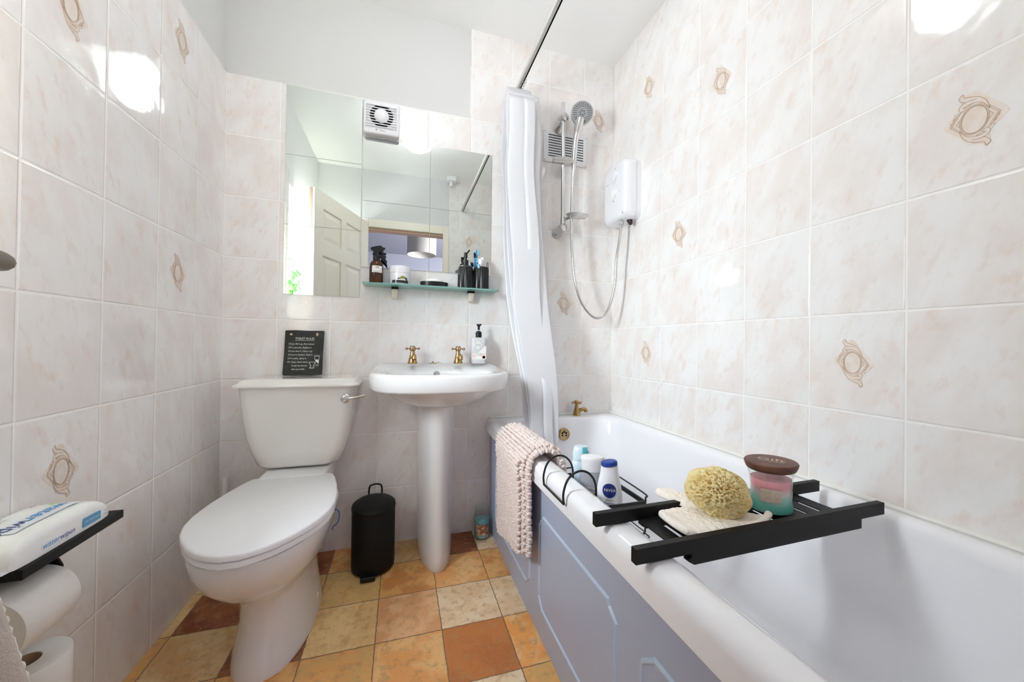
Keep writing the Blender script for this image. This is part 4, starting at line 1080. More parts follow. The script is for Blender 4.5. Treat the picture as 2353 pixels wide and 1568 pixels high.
# ------------------------------------------------------------------ shower rail (overhead) and curtain
cr = thing('curtain_rail', (1.226, -.85, 2.17), 'long straight aluminium shower curtain rail under the ceiling', 'curtain rail')
bm = new(); box(bm, 1.215, 1.236, FY + .001, -.012, 2.160, 2.184); obj('rail', bm, M['rod'], cr, bevel=.003, smooth_=False)
bm = new(); box(bm, 1.2285, 1.2335, FY + .001, -.012, 2.1588, 2.1602); obj('track_slot', bm, M['hole'], cr, smooth_=False)
bm = new(); lathe_dir(bm, [(.020, 0), (.020, .005), (.012, .012)], (1.226, FY + .001, 2.172), (0, 1, 0), 20); obj('end_bracket', bm, M['white_plastic'], cr)
bm = new(); lathe_dir(bm, [(.020, 0), (.020, .005), (.012, .014)], (1.226, -.001, 2.172), (0, -1, 0), 20); obj('end_bracket', bm, M['white_plastic'], cr)
for y in (FY + .05, FY + .10): bm = new(); box(bm, 1.212, 1.238, y, y + .022, 2.185, 2.215); obj('rail_clip', bm, M['white_plastic'], cr, bevel=.004, smooth_=False)

cu = thing('shower_curtain', (1.23, -.12, .4), 'white shower curtain gathered at the far end of the bath', 'shower curtain')
NZ, NS = 90, 150
Vs = []
bm = new()
for iz in range(NZ + 1):
    t = iz / NZ                     # 0 top, 1 bottom
    row = []
    for i in range(NS + 1):
        s = i / NS
        k = 5.5
        ph = s * k * 2 * PI
        zt = 2.072 + .050 * math.exp(-((s - .62) / .16) ** 2) - .02 * (s > .8) * (s - .8) * 5
        z = zt + (.36 - zt) * t
        xl = 1.133 + (.070) * max(0, t - .12) ** 1.15; xr = 1.303 + .082 * t ** .9
        if t > .55: xl += .055 * (t - .55) / .45
        mid = (xl + xr) / 2; hw = (xr - xl) / 2
        w = math.sin(ph); w = math.copysign(abs(w) ** .7, w)
        am = .80 + .20 * math.sin(s * 17 + 1.3)
        x = mid + hw * w * am + .004 * math.sin(9 * s + 16 * t)
        tt = max(0, min(1, (t - .45) / .40)); tt = tt * tt * (3 - 2 * tt)
        y = -.030 - .115 * s + .008 * math.sin(ph * .5 + 5 * t) - .115 * tt
        x += .010 * noise.noise(Vector((s * 6, t * 7, 1.7))); y += .012 * noise.noise(Vector((s * 5, t * 6, 7.7)))
        row.append(bm.verts.new((x, y, z)))
    Vs.append(row)
for a, c in zip(Vs[:-1], Vs[1:]):
    for i in range(NS): bm.faces.new((a[i], a[i + 1], c[i + 1], c[i]))
cs = obj('cloth', bm, M['curtain'], cu, angle=180)
md = cs.modifiers.new('thick', 'SOLIDIFY'); md.thickness = .0012
for y in (-.035, -.055, -.075, -.095, -.115, -.135):
    bm = new(); tube(bm, [(1.226 + .010 * math.sin(a), y, 2.146 + .013 * math.cos(a)) for a in [2 * PI * k / 14 for k in range(14)]], .0013, 6, True); obj('hook', bm, M['satin'], cu)

# ------------------------------------------------------------------ chenille mat over the bath edge
mt = thing('bath_mat', (1.09, -.51, .2), 'pale pink bobbled chenille bath mat draped over the bath edge', 'bath mat')


def mat_profile():
    return spline([(1.083, 0, .17), (1.082, 0, .26), (1.082, 0, .36), (1.080, 0, .46), (1.076, 0, .525), (1.092, 0, .563), (1.122, 0, .575), (1.152, 0, .570), (1.178, 0, .548), (1.190, 0, .50), (1.197, 0, .44)], 10)


PR = mat_profile()


def layer(y_near, y_far, off, s0=0.0, s1=1.0, round_=.0):
    """rows of bobbles over the profile, offset outwards"""
    L = [0.0]
    for a, c in zip(PR[:-1], PR[1:]): L.append(L[-1] + (c - a).length)
    tot = L[-1]
    def at(d):
        d = max(0, min(tot, d))
        for i in range(len(PR) - 1):
            if L[i + 1] >= d:
                f_ = (d - L[i]) / max(1e-9, L[i + 1] - L[i]); p = PR[i].lerp(PR[i + 1], f_); tg = (PR[i + 1] - PR[i]).normalized(); return p, Vector((-tg.z, 0, tg.x))
        return PR[-1], Vector((1, 0, 0))
    pts = []
    d = s0 * tot; r = 0
    while d < s1 * tot:
        y = y_far - (.0045 if r % 2 else 0); y_end = y_near
        ye = y_end
        p, n_ = at(d)
        while y > ye:
            if d < .085 * max(0, min(1, (-.36 - y) / .31)) + .03 * max(0, 1 - (y_far - y) / .05) ** 2: y -= .0112; continue
            q = p + n_ * (off + .003 * noise.noise(Vector((y * 18, d * 18, off * 90)))) + Vector((0, y, 0)); pts.append((q, n_)); y -= .0112
        d += .0100; r += 1
    return pts


ico = bmesh.new(); bmesh.ops.create_icosphere(ico, subdivisions=1, radius=1.0); iv = [v.co.copy() for v in ico.verts]; ifc = [[v.index for v in f.verts] for f in ico.faces]; ico.free()


def bobbles(pts, r):
    bm = new()
    for q, n_ in pts:
        rr_ = r * random.uniform(.88, 1.12); j = Vector((random.uniform(-1, 1), random.uniform(-1, 1), random.uniform(-1, 1))) * .0009
        V = [bm.verts.new(q + j + Vector((c.x * rr_, c.y * rr_ * .9, c.z * rr_ * .95)) + n_ * (c.dot(n_) * rr_ * .35)) for c in iv]
        for f in ifc: bm.faces.new([V[i] for i in f])
    return bm


obj('pile', bobbles(layer(-.672, -.345, .0130, 0, 1, .05) + layer(-.690, -.55, .0040, .05, .93, .02) + layer(-.655, -.55, .0245, .01, .62, .03) + layer(-.660, -.60, -.004, .03, .55, .02), .0072), M['chenille'], mt, angle=180)
bm = new()
rw = [[bm.verts.new(Vector((p.x - .004, y, max(p.z + .004, .178 + .085 * max(0, (-.36 - y) / .31)) if k < len(PR) // 2 else p.z + .004))) for k, p in enumerate(PR)] for y in (-.355, -.45, -.55, -.675)]
for a, c in zip(rw[:-1], rw[1:]):
    for i in range(len(PR) - 1): bm.faces.new((a[i], a[i + 1], c[i + 1], c[i]))
bk = obj('backing', bm, M['chenille'], mt); md = bk.modifiers.new('thick', 'SOLIDIFY'); md.thickness = .006

# ------------------------------------------------------------------ wire caddy hooked over the rim
cd = thing('bath_caddy', (1.17, -.85, .44), 'black wire bath caddy hooked over the bath rim holding bottles', 'caddy')
bm = new()
ya, yb = -.785, -.915
arch = lambda y: spline([(1.084, y, .516), (1.083, y, .545), (1.096, y, .578), (1.125, y, .594), (1.154, y, .585), (1.172, y, .555), (1.174, y, .50), (1.174, y, .47)], 6)
pa, pb_ = arch(ya), arch(yb)
tube(bm, pa[::-1] + pb_, .0030, 8)
obj('hook', bm, M['black_gloss'], cd)
bm = new()
x0, x1, y0, y1 = 1.176, 1.300, -.945, -.715
zt_, zl = .500, .432
fr_ = [(x0, y0), (x1, y0), (x1, y1), (x0, y1)]
for (a, c) in zip(fr_, fr_[1:] + fr_[:1]):
    d_ = (Vector((*c, 0)) - Vector((*a, 0))).normalized(); q = Vector((-d_.y, d_.x, 0)) * .0024
    for zz, hh in ((zt_, .013),):
        A, C = Vector((*a, 0)), Vector((*c, 0))
        loft(bm, [[p + q + Vector((0, 0, zz)), p - q + Vector((0, 0, zz)), p - q + Vector((0, 0, zz + hh)), p + q + Vector((0, 0, zz + hh))] for p in (A, C)])
obj('frame', bm, M['black_gloss'], cd, bevel=.001)
bm = new()
tube(bm, spline([(x0 + .01, y1 - .002, .530), (x1 - .012, y1 - .002, .532), (x1, y1 - .012, .532), (x1, y0 + .012, .530), (x1, y0, .520), (x1, y0, .505)], 5), .0022, 8)
for (x, y) in fr_: tube(bm, [(x, y, zt_ + .003), (x, y, zl)], .0022, 8)
for k in range(6):
    x = x0 + (x1 - x0) * k / 5; tube(bm, [(x, y0, zl), (x, y1, zl)], .0018, 6)
for k in range(4):
    y = y0 + (y1 - y0) * k / 3; tube(bm, [(x0, y, zl - .003), (x1, y, zl - .003)], .0024, 6)
tube(bm, spline([(x1 - .045, y0, zl), (x1 - .045, y0 - .020, zl), (x1 - .035, y0 - .026, zl), (x1 - .012, y0 - .026, zl), (x1 - .004, y0 - .020, zl), (x1 - .004, y0, zl)], 4), .0020, 6)
obj('basket', bm, M['black_gloss'], cd)

# bottles
def bottle(name, c, prof, label, mat_, sxy=(1, .62), rot=0.0, seg=36):
    t = thing(name, c, label, 'bottle', 'toiletry bottles in the bath caddy')
    bm = new(); lathe(bm, prof, c, seg, xf=Matrix.Rotation(rot, 3, 'Z') @ Matrix.Diagonal((sxy[0], sxy[1], 1))); obj('bottle', bm, mat_, t, angle=45); return t


zc = zl + .0025
nx, ny = 1.226, -.893
nr = -.50
nv = bottle('lotion_bottle', (nx, ny, zc), [(.028, 0), (.0325, .004), (.0345, .03), (.0350, .055), (.0335, .085), (.0285, .115), (.0235, .140), (.0215, .156), (.0213, .160)], 'white lotion bottle with a slanted blue cap, nearest in the bath caddy', M['white_plastic'], (1, .66), nr)
bm = new(); tl = Matrix.Rotation(nr, 3, 'Z') @ Matrix.Rotation(math.radians(-9), 3, 'Y'); lathe(bm, [(.0205, .0), (.0215, .003), (.0210, .010), (.018, .0125), (.001, .013)], (nx, ny, zc + .1585), 32, xf=tl @ Matrix.Diagonal((1, .8, 1))); obj('cap', bm, M['cap_blue'], nv)


def on_ell(c, rx, ry, rot, z0, e=.0004):
    """(u,v) on an elliptical bottle front; rx may be a function of height"""
    def f(a, b_):
        R = rx(z0 + b_ - c[2]) if callable(rx) else rx
        th = -PI / 2 + a / R; q = Matrix.Rotation(rot, 3, 'Z') @ Vector(((R + e) * math.cos(th), (R * ry + e) * math.sin(th), 0)); return Vector((c[0] + q.x, c[1] + q.y, z0 + b_))
    return f


NPR = [(0, .028), (.004, .0325), (.03, .0345), (.055, .0350), (.085, .0335), (.115, .0285), (.140, .0235), (.156, .0215), (.2, .0213)]


def nrx(h):
    for (a, ra), (c, rc) in zip(NPR[:-1], NPR[1:]):
        if h <= c: return ra + (rc - ra) * (h - a) / (c - a)
    return NPR[-1][1]



f = on_ell((nx, ny, zc), nrx, .66, nr, zc + .099, .0009); f2 = on_ell((nx, ny, zc), nrx, .66, nr, zc + .099, .0014); f3 = on_ell((nx, ny, zc), nrx, .66, nr, zc, .0009)
bm = new()
ring = [[bm.verts.new(f(-.001 + .0178 * r_ / 4 * math.cos(2 * PI * k / 36), .0178 * r_ / 4 * math.sin(2 * PI * k / 36))) for k in range(36)] for r_ in range(1, 5)]
bm.faces.new(ring[0])
for a, c in zip(ring[:-1], ring[1:]):
    for k in range(36): bm.faces.new((a[k], a[(k + 1) % 36], c[(k + 1) % 36], c[k]))
put_text(bm, 'NIVEA', .0105, f2, 1, dy=.001, sx=1.0)
put_text(bm, 'body lotion', .0045, f3, 2, dy=.075); put_text(bm, 'Express', .0095, f3, 2, dy=.067, sx=.9); put_text(bm, 'Hydration', .0095, f3, 2, dy=.058, sx=.9)
obj('label', bm, [M['navy'], M['chalk'], M['navy']], nv, smooth_=False)
gx, gy = 1.222, -.812
gb = bottle('shower_gel_bottle', (gx, gy, zc), [(.029, 0), (.034, .004), (.035, .03), (.034, .105), (.031, .116), (.030, .118)], 'grey shower gel bottle with a white cap between the two others in the caddy', M['gel_grey'], (1, .6), -.5)
bm = new(); lathe(bm, [(.0305, .118), (.0315, .120), (.0320, .145), (.0335, .149), (.0335, .156), (.031, .159), (.001, .160)], (gx, gy, zc), 36, xf=Matrix.Rotation(-.5, 3, 'Z') @ Matrix.Diagonal((1, .62, 1))); obj('cap', bm, M['white_matte'], gb, angle=40)
f = on_ell((gx, gy, zc), .0345, .6, -.5, zc + .075, .0007); bm = new(); put_text(bm, 'TRESemme', .008, f); put_text(bm, 'ULTIMATE', .007, f, dy=-.012); put_text(bm, 'RINSE', .010, f, dy=-.026); obj('lettering', bm, M['chalk'], gb, smooth_=False)
hx, hy = 1.223, -.742
hb = bottle('shampoo_bottle', (hx, hy, zc), [(.026, 0), (.029, .004), (.030, .05), (.029, .110), (.0275, .122), (.0255, .124), (.0255, .130)], 'pale blue bottle with aqua flip cap at the far end of the caddy', M['gel_blue'], (1, .75), -.3)
bm = new(); lathe(bm, [(.0265, .130), (.0262, .150), (.022, .166), (.020, .168), (.001, .168)], (hx, hy, zc), 32, xf=Matrix.Rotation(-.3, 3, 'Z') @ Matrix.Diagonal((1, .8, 1))); cp = obj('cap', bm, M['gel_blue'], hb)
bm = new(); aa = aim(hx, hy) + .55; rr0 = .0272
A = [bm.verts.new((hx + r_ * math.cos(aa + t), hy + r_ * .86 * math.sin(aa + t), zc + z)) for z, r_ in ((.134, rr0), (.152, .0268), (.169, .0215)) for t in (-.35, -.1, .15, .4)]
for j in range(2):
    for i in range(3): bm.faces.new((A[j * 4 + i], A[j * 4 + i + 1], A[j * 4 + 5 + i], A[j * 4 + 4 + i]))
obj('flip_tab', bm, M['aqua'], cp)

# ------------------------------------------------------------------ bath tray with sponge, mitt and candle
TZ = .5475
tr = thing('bath_tray', (1.39, -1.15, TZ), 'black slatted bath tray laid across the bath', 'bath tray')
skew = .014
tp = lambda x, y, z: Vector((x, y + (x - 1.07) * skew, z))


def tbox(bm, x0, x1, y0, y1, z0, z1): prism(bm, [(x0, y0), (x1, y0), (x1, y1), (x0, y1)], z0, z1, lambda a, c, w: tp(a, c, w))


for y0, y1 in ((-1.222, -1.208), (-1.093, -1.079)):
    bm = new(); prism(bm, [(1.070, TZ), (1.186, TZ), (1.186, TZ - .005), (1.180, TZ - .008), (1.180, TZ - .013), (1.192, TZ - .020), (1.640, TZ - .020), (1.640, TZ), (1.716, TZ), (1.716, TZ + .026), (1.070, TZ + .026)], y0, y1, lambda a, c, w: tp(a, w, c)); obj('side_rail', bm, M['black'], tr, bevel=.0012, smooth_=False)
gx_ = [1.168, 1.207, 1.286, 1.365, 1.444, 1.545, 1.632]
for i in range(6):
    a, c = gx_[i] + (.0042 if i else 0), gx_[i + 1] - .0042
    if i == 5: a = 1.590
    bm = new(); tbox(bm, a, c, -1.208, -1.093, TZ + .0012, TZ + .004); obj('slat', bm, M['black'], tr, bevel=.001, smooth_=False)
    if i == 5:
        bm = new(); tbox(bm, 1.5475, 1.582, -1.208, -1.093, TZ + .0012, TZ + .004); obj('slat', bm, M['black'], tr, bevel=.001, smooth_=False)
DZF = TZ + .004     # deck of the tray


def cloth_from_outline(outline, z0, h, cuts=4, seed=0.0, lift=None):
    """a soft padded piece from a flat outline"""
    P = [Vector((p.x, p.y, 0)) for p in spline([(a, b_, 0) for a, b_ in outline], 6, True)]
    bm = new(); vs = [bm.verts.new(p) for p in P]; es = [bm.edges.new((vs[i], vs[(i + 1) % len(vs)])) for i in range(len(vs))]
    bmesh.ops.triangle_fill(bm, edges=es, use_beauty=True)
    for _ in range(cuts):
        bmesh.ops.subdivide_edges(bm, edges=[e for e in bm.edges if not e.is_boundary and e.calc_length() > .006], cuts=1)
        bmesh.ops.triangulate(bm, faces=bm.faces[:])
    bmesh.ops.beautify_fill(bm, faces=bm.faces[:], edges=[e for e in bm.edges if not e.is_boundary])
    top = {}
    base = list(bm.verts); faces = [[v for v in f.verts] for f in bm.faces]; rim = [tuple(e.verts) for e in bm.edges if len(e.link_faces) == 1]
    def dist(p):
        m = 9
        for i in range(len(P)):
            a, c = P[i], P[(i + 1) % len(P)]; ab = c - a; t = max(0, min(1, (p - a).dot(ab) / max(ab.length_squared, 1e-12))); m = min(m, (p - (a + ab * t)).length)
        return m
    for v in base:
        q = Vector((v.co.x, v.co.y, 0)); d = dist(q); k = min(1, d / .010); k = math.sqrt(max(0, 1 - (1 - k) ** 2))
        L = lift(v.co.x, v.co.y) if lift else 0.0
        zz = z0 + L + h * (.25 + .75 * k) + .0022 * noise.noise(Vector((q.x * 110, q.y * 110, seed))) + .0012 * noise.noise(Vector((q.x * 320, q.y * 320, seed)))
        top[v] = bm.verts.new((v.co.x, v.co.y, zz)); v.co.z = z0 + L
    for f in faces: bm.faces.new([top[v] for v in f])
    for a, c in rim: bm.faces.new((a, c, top[c], top[a]))
    return bm


mi_ = thing('exfoliating_mitt', (1.30, -1.15, DZF), 'cream knitted exfoliating mitt lying under the sponge on the tray', 'mitt')
bo = [(1.214, -1.100), (1.200, -1.128), (1.196, -1.165), (1.204, -1.192), (1.235, -1.201), (1.290, -1.199), (1.345, -1.197), (1.395, -1.196), (1.412, -1.184), (1.408, -1.168), (1.390, -1.150), (1.385, -1.115), (1.340, -1.098), (1.285, -1.094), (1.245, -1.094)]
obj('palm', cloth_from_outline(bo, DZF, .013, 5, 1.0, lambda x, y: .004 + .010 * max(0, (1.225 - x) / .03)), M['mitt'], mi_, angle=180)
th = [(1.262, -1.030), (1.283, -1.022), (1.306, -1.038), (1.335, -1.085), (1.345, -1.120), (1.315, -1.128), (1.285, -1.105), (1.268, -1.068)]
obj('thumb', cloth_from_outline(th, DZF + .014, .013, 4, 4.0, lambda x, y: .0 + .05 * max(0, y + 1.085)), M['mitt'], mi_, angle=180)
bm = new(); tube(bm, spline([(1.330, -1.196, DZF + .012), (1.365, -1.196, DZF + .014), (1.395, -1.190, DZF + .016), (1.420, -1.178, DZF + .018)], 8), .007, 12); obj('rolled_cuff', bm, M['mitt'], mi_)

bm = new(); g = bmesh.ops.create_icosphere(bm, subdivisions=7, radius=1.0)
SC = Vector((1.328, -1.140, DZF + .0595)); rotS = Matrix.Rotation(math.radians(18), 3, 'Y') @ Matrix.Rotation(math.radians(-12), 3, 'Z')
for v in bm.verts:
    d = v.co.normalized(); base = Vector((math.copysign(abs(d.x) ** .93, d.x) * .064, d.y * .052, d.z * .048))
    nn = noise.noise(d * 1.6) * .006 + noise.noise(d * 5 + Vector((3, 1, 2))) * .0018
    h = 0
    for sc_, dep, th_ in ((5.8, .013, .56), (9.0, .010, .52), (14.0, .0055, .50), (25.0, .0026, .46)):
        ds, ps = noise.voronoi(d * sc_ + Vector((sc_, 2 * sc_, 0)) + noise.noise_vector(d * sc_ * .8) * .22)
        k = ds[0]; rad = th_ * (.45 + .9 * abs(noise.noise(ps[0] * 3.1)))
        if k < rad: h = max(h, dep * (1 - (k / rad) ** 4))
    v.co = SC + rotS @ (base + d * (nn - h + .0007 * noise.noise(d * 60)))
tag(obj('bath_sponge', bm, M['sponge'], loc=(SC.x, SC.y, DZF + .014), angle=180), 'yellow natural bath sponge full of holes resting on the cream mitt', 'sponge')

kx, ky = 1.472, -1.142
cn = thing('scented_candle', (kx, ky, DZF), 'pink and teal layered candle in glass with a dark wooden lid on the tray', 'candle')
KO = [(.047, .0), (.0485, .004), (.0475, .012), (.0425, .040), (.0415, .055), (.0440, .078), (.0475, .092), (.0480, .094)]
bm = new(); lathe(bm, KO + [(.0455, .094), (.0450, .090), (.0417, .076), (.0392, .055), (.0402, .040), (.0450, .014), (.0440, .010), (.001, .009)], (kx, ky, DZF), 48, sy=.86); obj('glass', bm, M['clear'], cn)
def kr(z):
    P_ = [(.010, .0436), (.014, .0444), (.040, .0396), (.055, .0386), (.076, .0411), (.090, .0444)]
    for (a, ra), (c, rc) in zip(P_[:-1], P_[1:]):
        if z <= c: return ra + (rc - ra) * (z - a) / (c - a)
    return P_[-1][1]


wm = mat('layered_wax', (200, 200, 200), 0.4, subsurf=0.2); nt = wm.node_tree
co = nt.nodes.new('ShaderNodeTexCoord'); sp = nt.nodes.new('ShaderNodeSeparateXYZ'); nt.links.new(co.outputs['Object'], sp.inputs[0])
wz = M_(nt, 'ADD', sp.outputs[2], M_(nt, 'MULTIPLY', noise_tex(nt, co.outputs['Object'], 60, 2), .006))
rp = nt.nodes.new('ShaderNodeValToRGB'); nt.links.new(M_(nt, 'MULTIPLY', wz, 11.0), rp.inputs[0])
el = rp.color_ramp.elements; el[0].position = .30; el[0].color = rgb(122, 214, 200); el[1].position = .48; el[1].color = rgb(178, 222, 214)
for p_, c_ in ((.56, (232, 224, 226)), (.63, (240, 206, 212)), (.70, (252, 172, 184))): e_ = el.new(p_); e_.color = rgb(*c_)
nt.links.new(rp.outputs[0], nt.nodes['Principled BSDF'].inputs['Base Color'])
bm = new(); lathe(bm, [(kr(.0105 + .0655 * k / 12), .0105 + .0655 * k / 12) for k in range(13)], (kx, ky, DZF), 48, sy=.86); obj('wax', bm, wm, cn)
bm = new(); lathe(bm, [(.046, .0945), (.050, .097), (.0535, .105), (.0545, .110), (.0525, .1125), (.001, .1128)], (kx, ky, DZF), 48, sy=.86); ldo = obj('lid', bm, M['wood_lid'], cn, angle=40)
ca = aim(kx, ky); er = Vector((math.cos(ca + PI / 2), math.sin(ca + PI / 2), 0)); eu = Vector((-math.cos(ca), -math.sin(ca), 0))
bm = new(); fl = lambda a, c: Vector((kx, ky, DZF + .1132)) + er * a + eu * c
put_text(bm, 'Gift', .026, fl, dy=.006, sx=1.3); put_text(bm, 'COMPANY', .0105, fl, dy=-.010, sx=.95); obj('lid_print', bm, M['label_paper'], ldo, smooth_=False)
bm = new(); ell = lambda th, z, e: Vector((kx + (kr(z) + .0031 + e) * math.cos(th), ky + (kr(z) + .0031 + e) * .86 * math.sin(th), DZF + z))
NN = 12
A = [bm.verts.new(ell(ca - .40 + .98 * i / NN, .034, 0)) for i in range(NN + 1)]; B = [bm.verts.new(ell(ca - .40 + .98 * i / NN, .061, 0)) for i in range(NN + 1)]
for i in range(NN): bm.faces.new((A[i], A[i + 1], B[i + 1], B[i]))
lbk = obj('label', bm, M['label_paper'], cn)
bm = new(); put_text(bm, 'WoodWick', .0062, lambda a, c: ell(ca + .09 + a / .043, .052 + c, .0004)); put_text(bm, 'Trilogy', .005, lambda a, c: ell(ca + .09 + a / .043, .044 + c, .0004))
obj('label_print', bm, M['grey_print'], lbk, smooth_=False)
bm = new(); aa = ca - .95; A = [bm.verts.new(ell(aa + .11 * math.cos(2 * PI * k / 20), .020 + .0052 * math.sin(2 * PI * k / 20), .0008)) for k in range(20)]; bm.faces.new(A); obj('round_sticker', bm, M['pale_pack'], cn, smooth_=False)

# ------------------------------------------------------------------ black wall shelf with wipes, toilet rolls
ws = thing('wall_shelf', (0, -.852, .527), 'small black metal wall shelf with a toilet roll holder beneath', 'shelf')
bm = new(); box(bm, .0005, .125, -.960, -.742, .5265, .543); obj('shelf_plate', bm, M['black'], ws, bevel=.001, smooth_=False)
bm = new(); cyl(bm, (.078, -.972, .446), (.078, -.845, .446), .008, seg=16); prism(bm, [(.060, .446), (.096, .446), (.098, .490), (.092, .503), (.078, .508), (.064, .503), (.058, .490)], -.850, -.846, lambda a, c, w: Vector((a, w, c))); box(bm, .0005, .085, -.850, -.846, .480, .5265); obj('roll_arm', bm, M['black'], ws)
tr1 = thing('toilet_roll', (.078, -.912, .446), 'toilet roll hanging on the holder under the black shelf', 'toilet roll', 'toilet rolls by the left wall')
bm = new(); lathe_dir(bm, [(.020, 0), (.0545, 0), (.056, .002), (.056, .100), (.0545, .102), (.020, .102), (.020, 0)], (.078, -.962, .446), (0, 1, 0), 48, cap0=False, cap1=False); obj('paper', bm, M['paper'], tr1, angle=50)
bm = new(); lathe_dir(bm, [(.0198, .001), (.0198, .101), (.0188, .101), (.0188, .001), (.0198, .001)], (.078, -.962, .446), (0, 1, 0), 32, cap0=False, cap1=False); obj('core', bm, mat('cardboard', (176, 150, 122), .9), tr1)
cb = bpy.data.materials['cardboard']
labs = ['lowest of the upright toilet rolls stacked by the left wall', 'second of the upright toilet rolls stacked by the left wall', 'topmost of the upright toilet rolls stacked below the black shelf']
for k in range(3):
    t = thing('toilet_roll', (.062, -.868, .113 * k), labs[k], 'toilet roll', 'toilet rolls by the left wall')
    bm = new(); lathe(bm, [(.0205, 0), (.0545, 0), (.056, .002), (.056, .110), (.0545, .112), (.0205, .112), (.0205, 0)], (.062, -.868, .113 * k), 48, cap0=False, cap1=False); obj('paper', bm, M['paper'], t, angle=50)
    bm = new(); lathe(bm, [(.0203, .001), (.0203, .111), (.0193, .111), (.0193, .001), (.0203, .001)], (.062, -.868, .113 * k), 32, cap0=False, cap1=False); obj('core', bm, cb, t)

# pack of wipes
wp = thing('wipes_pack', (.06, -.86, .543), 'white packet of baby wipes with blue lettering on the black shelf', 'wipes packet')
PX0, PX1, PY0, PY1, PZ = .004, .118, -.968, -.768, .5435


def pack_pt(s, t, up_):
    """s along y (near -> far) -1..1, t across x -1..1, up_ 0 bottom 1 top"""
    e = max(0.0, 1 - abs(s) ** 5) ** .5; e2 = max(0.0, 1 - abs(t) ** 6) ** .5
    y = (PY0 + PY1) / 2 + s * (PY1 - PY0) / 2; x = (PX0 + PX1) / 2 + t * (PX1 - PX0) / 2 * (1 - .06 * abs(s) ** 8)
    hgt = .012 + .034 * e * (.55 + .45 * e2); 
    return Vector((x, y, PZ + (hgt if up_ else 0.002 * (1 - e))))


bm = new(); NSx, NT = 40, 24
def pg(up_): return [[bm.verts.new(pack_pt(-1 + 2 * i / NSx, -1 + 2 * j / NT, up_) + Vector((0, 0, (.0018 * noise.noise(Vector((i * .35, j * .4, 2)))) if up_ else 0))) for j in range(NT + 1)] for i in range(NSx + 1)]
gt, gb_ = pg(1), pg(0)
for g_ in (gt, gb_):
    for i in range(NSx):
        for j in range(NT): bm.faces.new((g_[i][j], g_[i + 1][j], g_[i + 1][j + 1], g_[i][j + 1]))
for i in range(NSx):
    bm.faces.new((gt[i][0], gt[i + 1][0], gb_[i + 1][0], gb_[i][0])); bm.faces.new((gt[i][NT], gt[i + 1][NT], gb_[i + 1][NT], gb_[i][NT]))
for j in range(NT):
    bm.faces.new((gt[0][j], gt[0][j + 1], gb_[0][j + 1], gb_[0][j])); bm.faces.new((gt[NSx][j], gt[NSx][j + 1], gb_[NSx][j + 1], gb_[NSx][j]))
obj('packet', bm, M['wipes'], wp, angle=60)
bm = new(); prism(bm, [(PX0 + .01, PY1 - .004), (PX1 - .006, PY1 - .004), (PX1 - .012, PY1 + .010), (PX0 + .02, PY1 + .008)], PZ + .009, PZ + .0105); obj('crimped_end', bm, M['pale_pack'], wp, smooth_=False); bm = new(); prism(bm, [(PX0 + .01, PY0 + .004), (PX1 - .002, PY0 + .004), (PX1 - .004, PY0 - .010), (PX0 + .01, PY0 - .012)], PZ + .002, PZ + .0035); obj('crimped_end', bm, M['pale_pack'], wp, smooth_=False)
# printing follows the pack surface: u runs along +y (reading direction seen from the room), v towards the wall
def top_pt(e): return lambda a, c: (lambda s, t: pack_pt(max(-.98, min(.98, s)), max(-.98, min(.98, t)), 1) + Vector((0, 0, e)))((a - ((PY0 + PY1) / 2)) / ((PY1 - PY0) / 2), -c / ((PX1 - PX0) / 2))
def side_pt(e):
    def f(a, c):
        s = max(-.98, min(.98, (a - (PY0 + PY1) / 2) / ((PY1 - PY0) / 2))); p1 = pack_pt(s, 1, 1); p0 = pack_pt(s, 1, 0); return p0.lerp(p1, max(.02, min(.98, .5 + c / .03))) + Vector((e, 0, 0))
    return f


bm = new(); f = top_pt(.0022); f1 = top_pt(.0030)
def gridpatch(bm, f, a0, a1, c0, c1, mi, n_=10):
    G = [[bm.verts.new(f(a0 + (a1 - a0) * i / n_, c0 + (c1 - c0) * j / 4)) for j in range(5)] for i in range(n_ + 1)]
    for i in range(n_):
        for j in range(4): bm.faces.new((G[i][j], G[i + 1][j], G[i + 1][j + 1], G[i][j + 1])).material_index = mi
gridpatch(bm, f, -.945, -.865, .034, .052, 0); gridpatch(bm, f, -.93, -.80, -.030, .004, 1)
rv = lambda a0, c0: (lambda a, c: f1(a0 - a, c0 - c))
put_text(bm, 'water', .031, rv(-.845, -.012), 3, sx=1.05, slant=.15); put_text(bm, 'wipes', .031, rv(-.917, -.012), 2, sx=1.0, slant=.15); put_text(bm, 'biodegradable', .008, rv(-.895, .022), 4); put_text(bm, 'x54', .009, rv(-.815, .030), 4)
fs = side_pt(.0012); fs1 = side_pt(.0020)
gridpatch(bm, fs, -.838, -.795, -.0085, .0085, 0); put_text(bm, 'water', .0135, fs1, 3, dx=-.903, dy=-.001, slant=.2); put_text(bm, 'wipes', .0135, fs1, 2, dx=-.871, dy=-.001, slant=.2); put_text(bm, 'plant-based wipes', .0048, fs1, 5, dx=-.817, dy=.001); put_text(bm, '2X', .006, fs1, 4, dx=-.782, dy=.004); put_text(bm, 'thicker', .0045, fs1, 4, dx=-.782, dy=-.003)
gridpatch(bm, f, -.812, -.796, .002, .012, 6, 4)
obj('print', bm, [M['blue_pack'], M['pale_pack'], M['deep_blue'], M['sky_print'], M['grey_print'], M['chalk'], M['green_print']], wp, smooth_=False)

